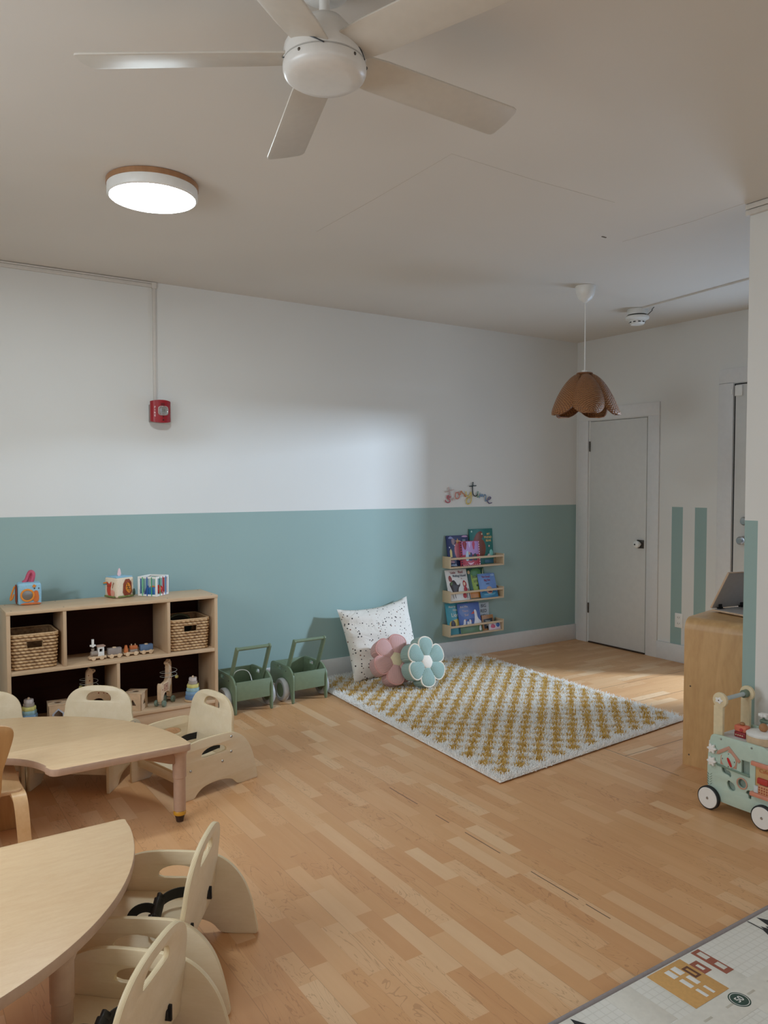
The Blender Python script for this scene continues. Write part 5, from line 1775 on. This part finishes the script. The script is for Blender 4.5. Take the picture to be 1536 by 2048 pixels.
tks = [box(.069 + .028 * math.sin(a) - .0012, .069 + .028 * math.sin(a) + .0012, -.0102, -.0094, .243 + .028 * math.cos(a) - .003, .243 + .028 * math.cos(a) + .003) for a in (0, PI / 2, PI, 3 * PI / 2)]
part('dial_marks', join(*tks), INK, hs)
lg = plate([(.012, .214), (.166, .206), (.166, .197), (.012, .205)], (), .004, .001, (1, 0, 0), (0, 0, 1), (0, -.008, 0), two=False)
part('sill_strip', lg, paint((122, 146, 130), .5, name='sill_green'), wk)
part('mirror_ring', plate(circ(.025, 32, .132, .161), (circ(.0192, 32, .132, .161),), .003, .0008, (1, 0, 0), (0, 0, 1), (0, -.0075, 0), two=False), TAN, wk)
for z in (.274, .218):
    fl_ = [((.0185 + .004 * math.cos(6 * a)) * math.cos(a) - .008, (.0185 + .004 * math.cos(6 * a)) * math.sin(a) + z) for a in [2 * PI * k / 48 for k in range(48)]]
    part('flower_knob', plate(fl_, (), .014, .004, (1, 0, 0), (0, 0, 1), (0, -.0135, 0), two=False), WHITEP, wk)
lf = []
for k in range(5):
    lf += [plate(chaikin([(-.022, .105 + .011 * k), (-.016, .112 + .011 * k), (-.008, .12 + .011 * k), (-.014, .111 + .011 * k)], 1), (), .0008, .0001, (1, 0, 0), (0, 0, 1), (0, -.0066, 0), two=False),
           plate(chaikin([(-.022, .105 + .011 * k), (-.028, .112 + .011 * k), (-.034, .118 + .011 * k), (-.03, .109 + .011 * k)], 1), (), .0008, .0001, (1, 0, 0), (0, 0, 1), (0, -.0066, 0), two=False)]
part('leaf_print', join(*lf), paint((90, 116, 100), .6, name='leaf_ink'), wk)
part('shop_awning', box(.176, .272, -.02, -.0065, .258, .276, .003), CORAL, wk)
part('shop_tray', box(.176, .272, -.026, -.0065, .130, .147, .003), CORAL, wk)
shp = part('shop_backing', box(.189, .262, -.003, .003, .150, .258), paint((206, 164, 110), .6, name='shop_wood'), wk)
tx = text_mesh('Cafe', .022, .0004)
tx.transform(Matrix.Translation((.226, -.0036, .24)) @ Matrix.Rotation(PI / 2, 4, 'X'))
part('shop_lettering', tx, paint((190, 100, 60), .6), shp)
part('red_block', box(.204, .25, -.018, -.0035, .188, .212, .003), paint((184, 60, 52), .5, name='brick_red'), shp)
part('patterned_block', join((box(.212, .258, -.022, -.0035, .1475, .186, .002), 0), *[(ball(.0035, (.218 + .011 * (k % 4), -.022, .155 + .011 * (k // 4)), (1, .3, 1), 8), 1) for k in range(12)]), [paint((206, 150, 110), .6), paint((160, 70, 50), .6)], shp)
part('paper_block', box(.192, .211, -.02, -.0035, .1475, .176, .002), paint((206, 212, 214), .6), shp)
for (x, z) in ((.03, .326), (.172, .326)):
    part('screw', ball(.0045, (x, -.006, z), n=10), STEEL, wk)
for x in (-.017, .234):
    for s, yy in ((-1, -.020), (1, WD + .020)):
        wl = part('wheel', lathe([(0, -.006), (.046, -.006), (.051, -.004), (.051, .012), (.046, .014), (0, .014)], 40, (0, 0, 0), 'y'), paint((30, 30, 32), .6, name='tyre_black'), wk, (x, yy, .052), (0, 0, 0 if s < 0 else PI))
        part('wheel_disc', lathe([(0, -.0085), (.044, -.0085), (.0455, -.0065), (.0455, -.005), (0, -.005)], 40, (0, 0, 0), 'y'), WHITEP, wl)
        part('axle_cap', lathe([(0, -.0115), (.004, -.0115), (.006, -.0085), (0, -.0085)], 14, (0, 0, 0), 'y'), STEEL, wl)
HANDW = paint((222, 206, 170), .5, .03, 50, .05, name='handle_birch')
for yy in (.026, WD - .026):
    ho = [(-.024, .07), (.021, .07), (.021, .46)] + [(.004 + .034 * math.cos(a), .487 + .034 * math.sin(a)) for a in [R(-50 + 20 * k) for k in range(15)]] + [(-.024, .46)]
    hp = part('handle_post', plate(ho, (), .016, .003, (1, 0, 0), (0, 0, 1), (0, yy, 0), two=False), HANDW, wk)
    if yy < .1:
        fl_ = [((.0165 + .003 * math.cos(5 * a)) * math.cos(a) + .002, (.0125 + .0025 * math.cos(5 * a)) * math.sin(a) + .487) for a in [2 * PI * k / 40 for k in range(40)]]
        part('flower_badge', plate(fl_, (), .003, .0008, (1, 0, 0), (0, 0, 1), (0, yy - .0095, 0), two=False), WHITEP, hp)
        part('screw', ball(.003, (.002, yy - .0112, .487), n=8), DARKM, hp)
part('handle_bar', lathe([(0, .034), (.0095, .034), (.0095, WD - .034), (0, WD - .034)], 20, (.004, 0, .487), 'y'), paint((186, 200, 204), .45, name='pale_blue_bar'), wk)
part('handle_collar', lathe([(.009, .035), (.018, .035), (.018, .055), (.009, .055)], 24, (.004, 0, .487), 'y'), OR, wk)
part('handle_collar', lathe([(.009, WD - .058), (.018, WD - .058), (.018, WD - .035), (.009, WD - .035)], 24, (.004, 0, .487), 'y'), SAGEW, wk)

pt = thing('toy_pot', 'toy cooking pot with white lid and wooden knob on the walker', 'toy pot', (-2.31 + .085, -2.95 - .163, .3285))
part('pot_body', lathe([(0, .0), (.058, .0), (.062, .004), (.062, .034), (0, .034)], 40), LIGHTW, pt)
part('lid', lathe([(0, .0345), (.062, .0345), (.063, .042), (.055, .047), (.02, .051), (0, .052)], 40), WHITEP, pt)
part('knob', ball(.0185, (.004, -.004, .067)), WOODK, pt)
part('handle', box(.02, .12, -.009, .009, .014, .024, .003), LIGHTW, pt, (0, 0, 0), (0, 0, -PI / 2))

tl = thing('toy_till', 'small coral and red toy till with a round knob on the walker', 'toy till', (-2.31 + .09, -2.95 - .07, .3285), R(-90))
part('till_base', box(-.026, .026, -.02, .02, 0, .024, .003), paint((150, 46, 50), .5, name='till_red'), tl)
part('till_top', box(-.028, .028, -.02, .02, .0245, .052, .006), paint((220, 120, 92), .5, name='till_coral'), tl)
part('dial', plate(circ(.008, 20, .008, .036), (), .003, .001, (1, 0, 0), (0, 0, 1), (0, -.0215, 0), two=False), paint((190, 60, 60), .5), tl)
part('keys', join(*[box(-.02 + .01 * k, -.014 + .01 * k, -.0215, -.0203, .008, .013) for k in range(4)]), LIGHTW, tl)
part('knob', lathe([(0, .052), (.008, .052), (.012, .058), (.008, .064), (0, .065)], 16), WOODK, tl)

tp = thing('toy_tap', 'green toy tap with a white flower handle at the walker back', 'toy tap', (-2.31 + .205, -2.95 - .10, .3285))
part('tap_post', lathe([(0, 0), (.013, 0), (.013, .052), (0, .052)], 18), SAGEW, tp)
part('spout', box(-.013, .013, -.06, .013, .0525, .066, .004), SAGEW, tp)
fl_ = [((.02 + .003 * math.cos(6 * a)) * math.cos(a), (.02 + .003 * math.cos(6 * a)) * math.sin(a)) for a in [2 * PI * k / 48 for k in range(48)]]
part('flower_handle', plate(fl_, (), .014, .003, o=(0, 0, .085), two=False), WHITEP, tp)
part('stem', lathe([(0, .066), (.005, .066), (.005, .079), (0, .079)], 10), SAGEW, tp)

# ------------------------------------------------------------------ printed play mat
MATC = wall_mat('mat_foam', (212, 207, 194), .6)
mt = thing('play_mat', 'printed foam play mat with grey edging on the floor near the camera', 'play mat', (-3.4, -4.2, 0))
mx0, mx1, my0, my1 = -4.35, -2.45, -5.1, -3.535
m, nt, b = new_mat('mat_embossed')
tc = N(nt, 'TexCoord')
sp = N(nt, 'SeparateXYZ')
L(nt, tc.outputs['Object'], sp.inputs[0])
gx = mth(nt, 'FRACT', mth(nt, 'DIVIDE', mth(nt, 'ADD', sp.outputs[0], 10.0), .0245))
gy = mth(nt, 'FRACT', mth(nt, 'DIVIDE', mth(nt, 'ADD', sp.outputs[1], 10.0), .0245))
lx_ = mth(nt, 'MAXIMUM', mth(nt, 'LESS_THAN', gx, .14), mth(nt, 'LESS_THAN', gy, .14))
inn = mth(nt, 'MULTIPLY', mth(nt, 'GREATER_THAN', gx, .5), mth(nt, 'GREATER_THAN', gy, .55))
hh_ = mth(nt, 'SUBTRACT', mth(nt, 'MULTIPLY', inn, .6), lx_)
n2 = N(nt, 'TexNoise')
n2.inputs['Scale'].default_value = 2.0
L(nt, tc.outputs['Object'], n2.inputs['Vector'])
base = ramp(nt, n2.outputs['Fac'], [(.4, lin((226, 223, 214))), (.6, lin((234, 231, 224)))])
L(nt, mixc(nt, mth(nt, 'MULTIPLY', lx_, .22), base, lin((176, 170, 156))), b.inputs['Base Color'])
b.inputs['Roughness'].default_value = .5
bp = N(nt, 'Bump')
bp.inputs['Strength'].default_value = .5
bp.inputs['Distance'].default_value = .002
L(nt, hh_, bp.inputs['Height'])
L(nt, bp.outputs[0], b.inputs['Normal'])
EMB = m
part('foam_sheet', box(mx0 + 3.4, mx1 + 3.4, my0 + 4.2, my1 + 4.2, .0005, .011, .003), EMB, mt)
part('grey_edging', join(tube([(mx0 + 3.4, my1 + 4.2, .0085), (mx1 + 3.4, my1 + 4.2, .0085)], .008, 10), tube([(mx1 + 3.4, my1 + 4.2, .0085), (mx1 + 3.4, my0 + 4.2, .0085)], .008, 10), tube([(mx0 + 3.4, my1 + 4.2, .0085), (mx0 + 3.4, my0 + 4.2, .0085)], .008, 10)), paint((150, 142, 142), .7, .1, 100, .05, name='grey_binding'), mt)
RUST = paint((158, 92, 72), .6, name='rust_print')
OCH = paint((212, 164, 100), .6, .3, 90, .05, name='ochre_print')
PLAIN = paint((224, 220, 210), .6, name='plain_print')
WPR = paint((232, 230, 226), .6, name='white_print')
DKB = paint((108, 70, 52), .6, name='dark_brown_print')
TAUP = paint((198, 192, 178), .6, name='taupe_print')
GRN = paint((52, 78, 68), .6, name='green_print')
BLK = paint((38, 38, 40), .6, name='black_print')
pr = []
pm_ = [RUST, OCH, PLAIN, WPR, DKB, TAUP, GRN, BLK]


def pq(pts, mi, lv, holes=()):
    pr.append((plate([(x + 3.4, y + 4.2) for x, y in pts], [[(x + 3.4, y + 4.2) for x, y in h] for h in holes], .0004, .00005, o=(0, 0, .0113 + .0003 * lv), two=False), mi))


def rc(x0, x1, y0, y1):
    return [(x0, y0), (x1, y0), (x1, y1), (x0, y1)]


pq(rc(-3.40, -3.30, my0 + .02, my1 - .012), 2, 0)                      # plain road running away from the edge
pq(rc(mx0 + .02, mx1 - .02, -3.80, -3.71), 2, 0.2)                     # road across
pq(rc(-3.72, -3.62, -3.705, my1 - .012), 2, 0.1)
pq(rc(-3.545, -3.391, -3.709, my1 - .012), 1, 1)
for a, b_, c_, d_ in ((-3.487, -3.466, -3.598, -3.563), (-3.457, -3.4345, -3.597, -3.562), (-3.482, -3.4655, -3.649, -3.610), (-3.451, -3.4335, -3.648, -3.610), (-3.446, -3.436, -3.696, -3.6625), (-3.478, -3.466, -3.696, -3.660)):
    pq(rc(a, b_, c_, d_), 3, 2)
pq(rc(-3.338, -3.301, -3.6665, -3.5475), 0, 2, (rc(-3.3275, -3.306, -3.5935, -3.5588), rc(-3.326, -3.306, -3.6505, -3.6175)))
pq(rc(-3.3905, -3.3565, -3.632, -3.579), 0, 2, (rc(-3.380, -3.3672, -3.6187, -3.592),))
pq(rc(-3.4295, -3.4027, -3.629, -3.580), 4, 3, (rc(-3.421, -3.411, -3.622, -3.587),))
for x in (-3.35, -3.45, -3.55, -3.65, -3.25, -3.15, -3.05):
    pq(rc(x - .022, x + .012, -3.756, -3.749), 5, 1)
for y in (-3.86, -3.94):
    pq(rc(-3.353, -3.347, y - .02, y + .02), 5, 1)
cx_, cy_ = -3.411, -3.7525
pq(circ(.030, 40, cx_, cy_), 6, 2, (circ(.0265, 40, cx_, cy_),))
pq(circ(.0265, 40, cx_, cy_), 3, 2, (circ(.0245, 40, cx_, cy_),))
pq(circ(.0245, 40, cx_, cy_), 6, 2)
t50 = text_mesh('50', .027, .0001, bold=.0004)
t50.transform(Matrix.Translation((cx_ + 3.4, cy_ + 4.2, .0125)))
pr.append((t50, 3))
for bx, by, k in ((-2.985, -3.545, 1), (-3.862, -3.545, 1), (-2.70, -3.545, 1)):
    pq([(bx - .045, by), (bx, by), (bx - .014, by - .052), (bx - .022, by - .046), (bx - .03, by - .055), (bx - .04, by - .03)], 2, 2)
    pq([(bx - .002, by), (bx + .09, by - .16), (bx - .105, by - .16), (bx - .05, by - .055), (bx - .046, by - .058), (bx - .038, by - .04), (bx - .03, by - .062), (bx - .024, by - .05), (bx - .014, by - .06)], 7, 1.5)
    pq([(bx - .048, by), (bx - .044, by), (bx - .046, by - .07), (bx - .05, by - .07)], 7, 1.6)
part('printed_city', join(*pr), pm_, mt)

# ------------------------------------------------------------------ render look
SC.view_settings.view_transform = 'Standard'
SC.view_settings.look = 'None'
SC.view_settings.gamma = 1
SC.view_settings.use_curve_mapping = False
SC.view_settings.exposure = 0.30
SC.cycles.max_bounces = 8
SC.cycles.diffuse_bounces = 5
SC.cycles.caustics_reflective = False
SC.cycles.caustics_refractive = False
SC.cycles.use_denoising = True
SC.cycles.sample_clamp_indirect = 6
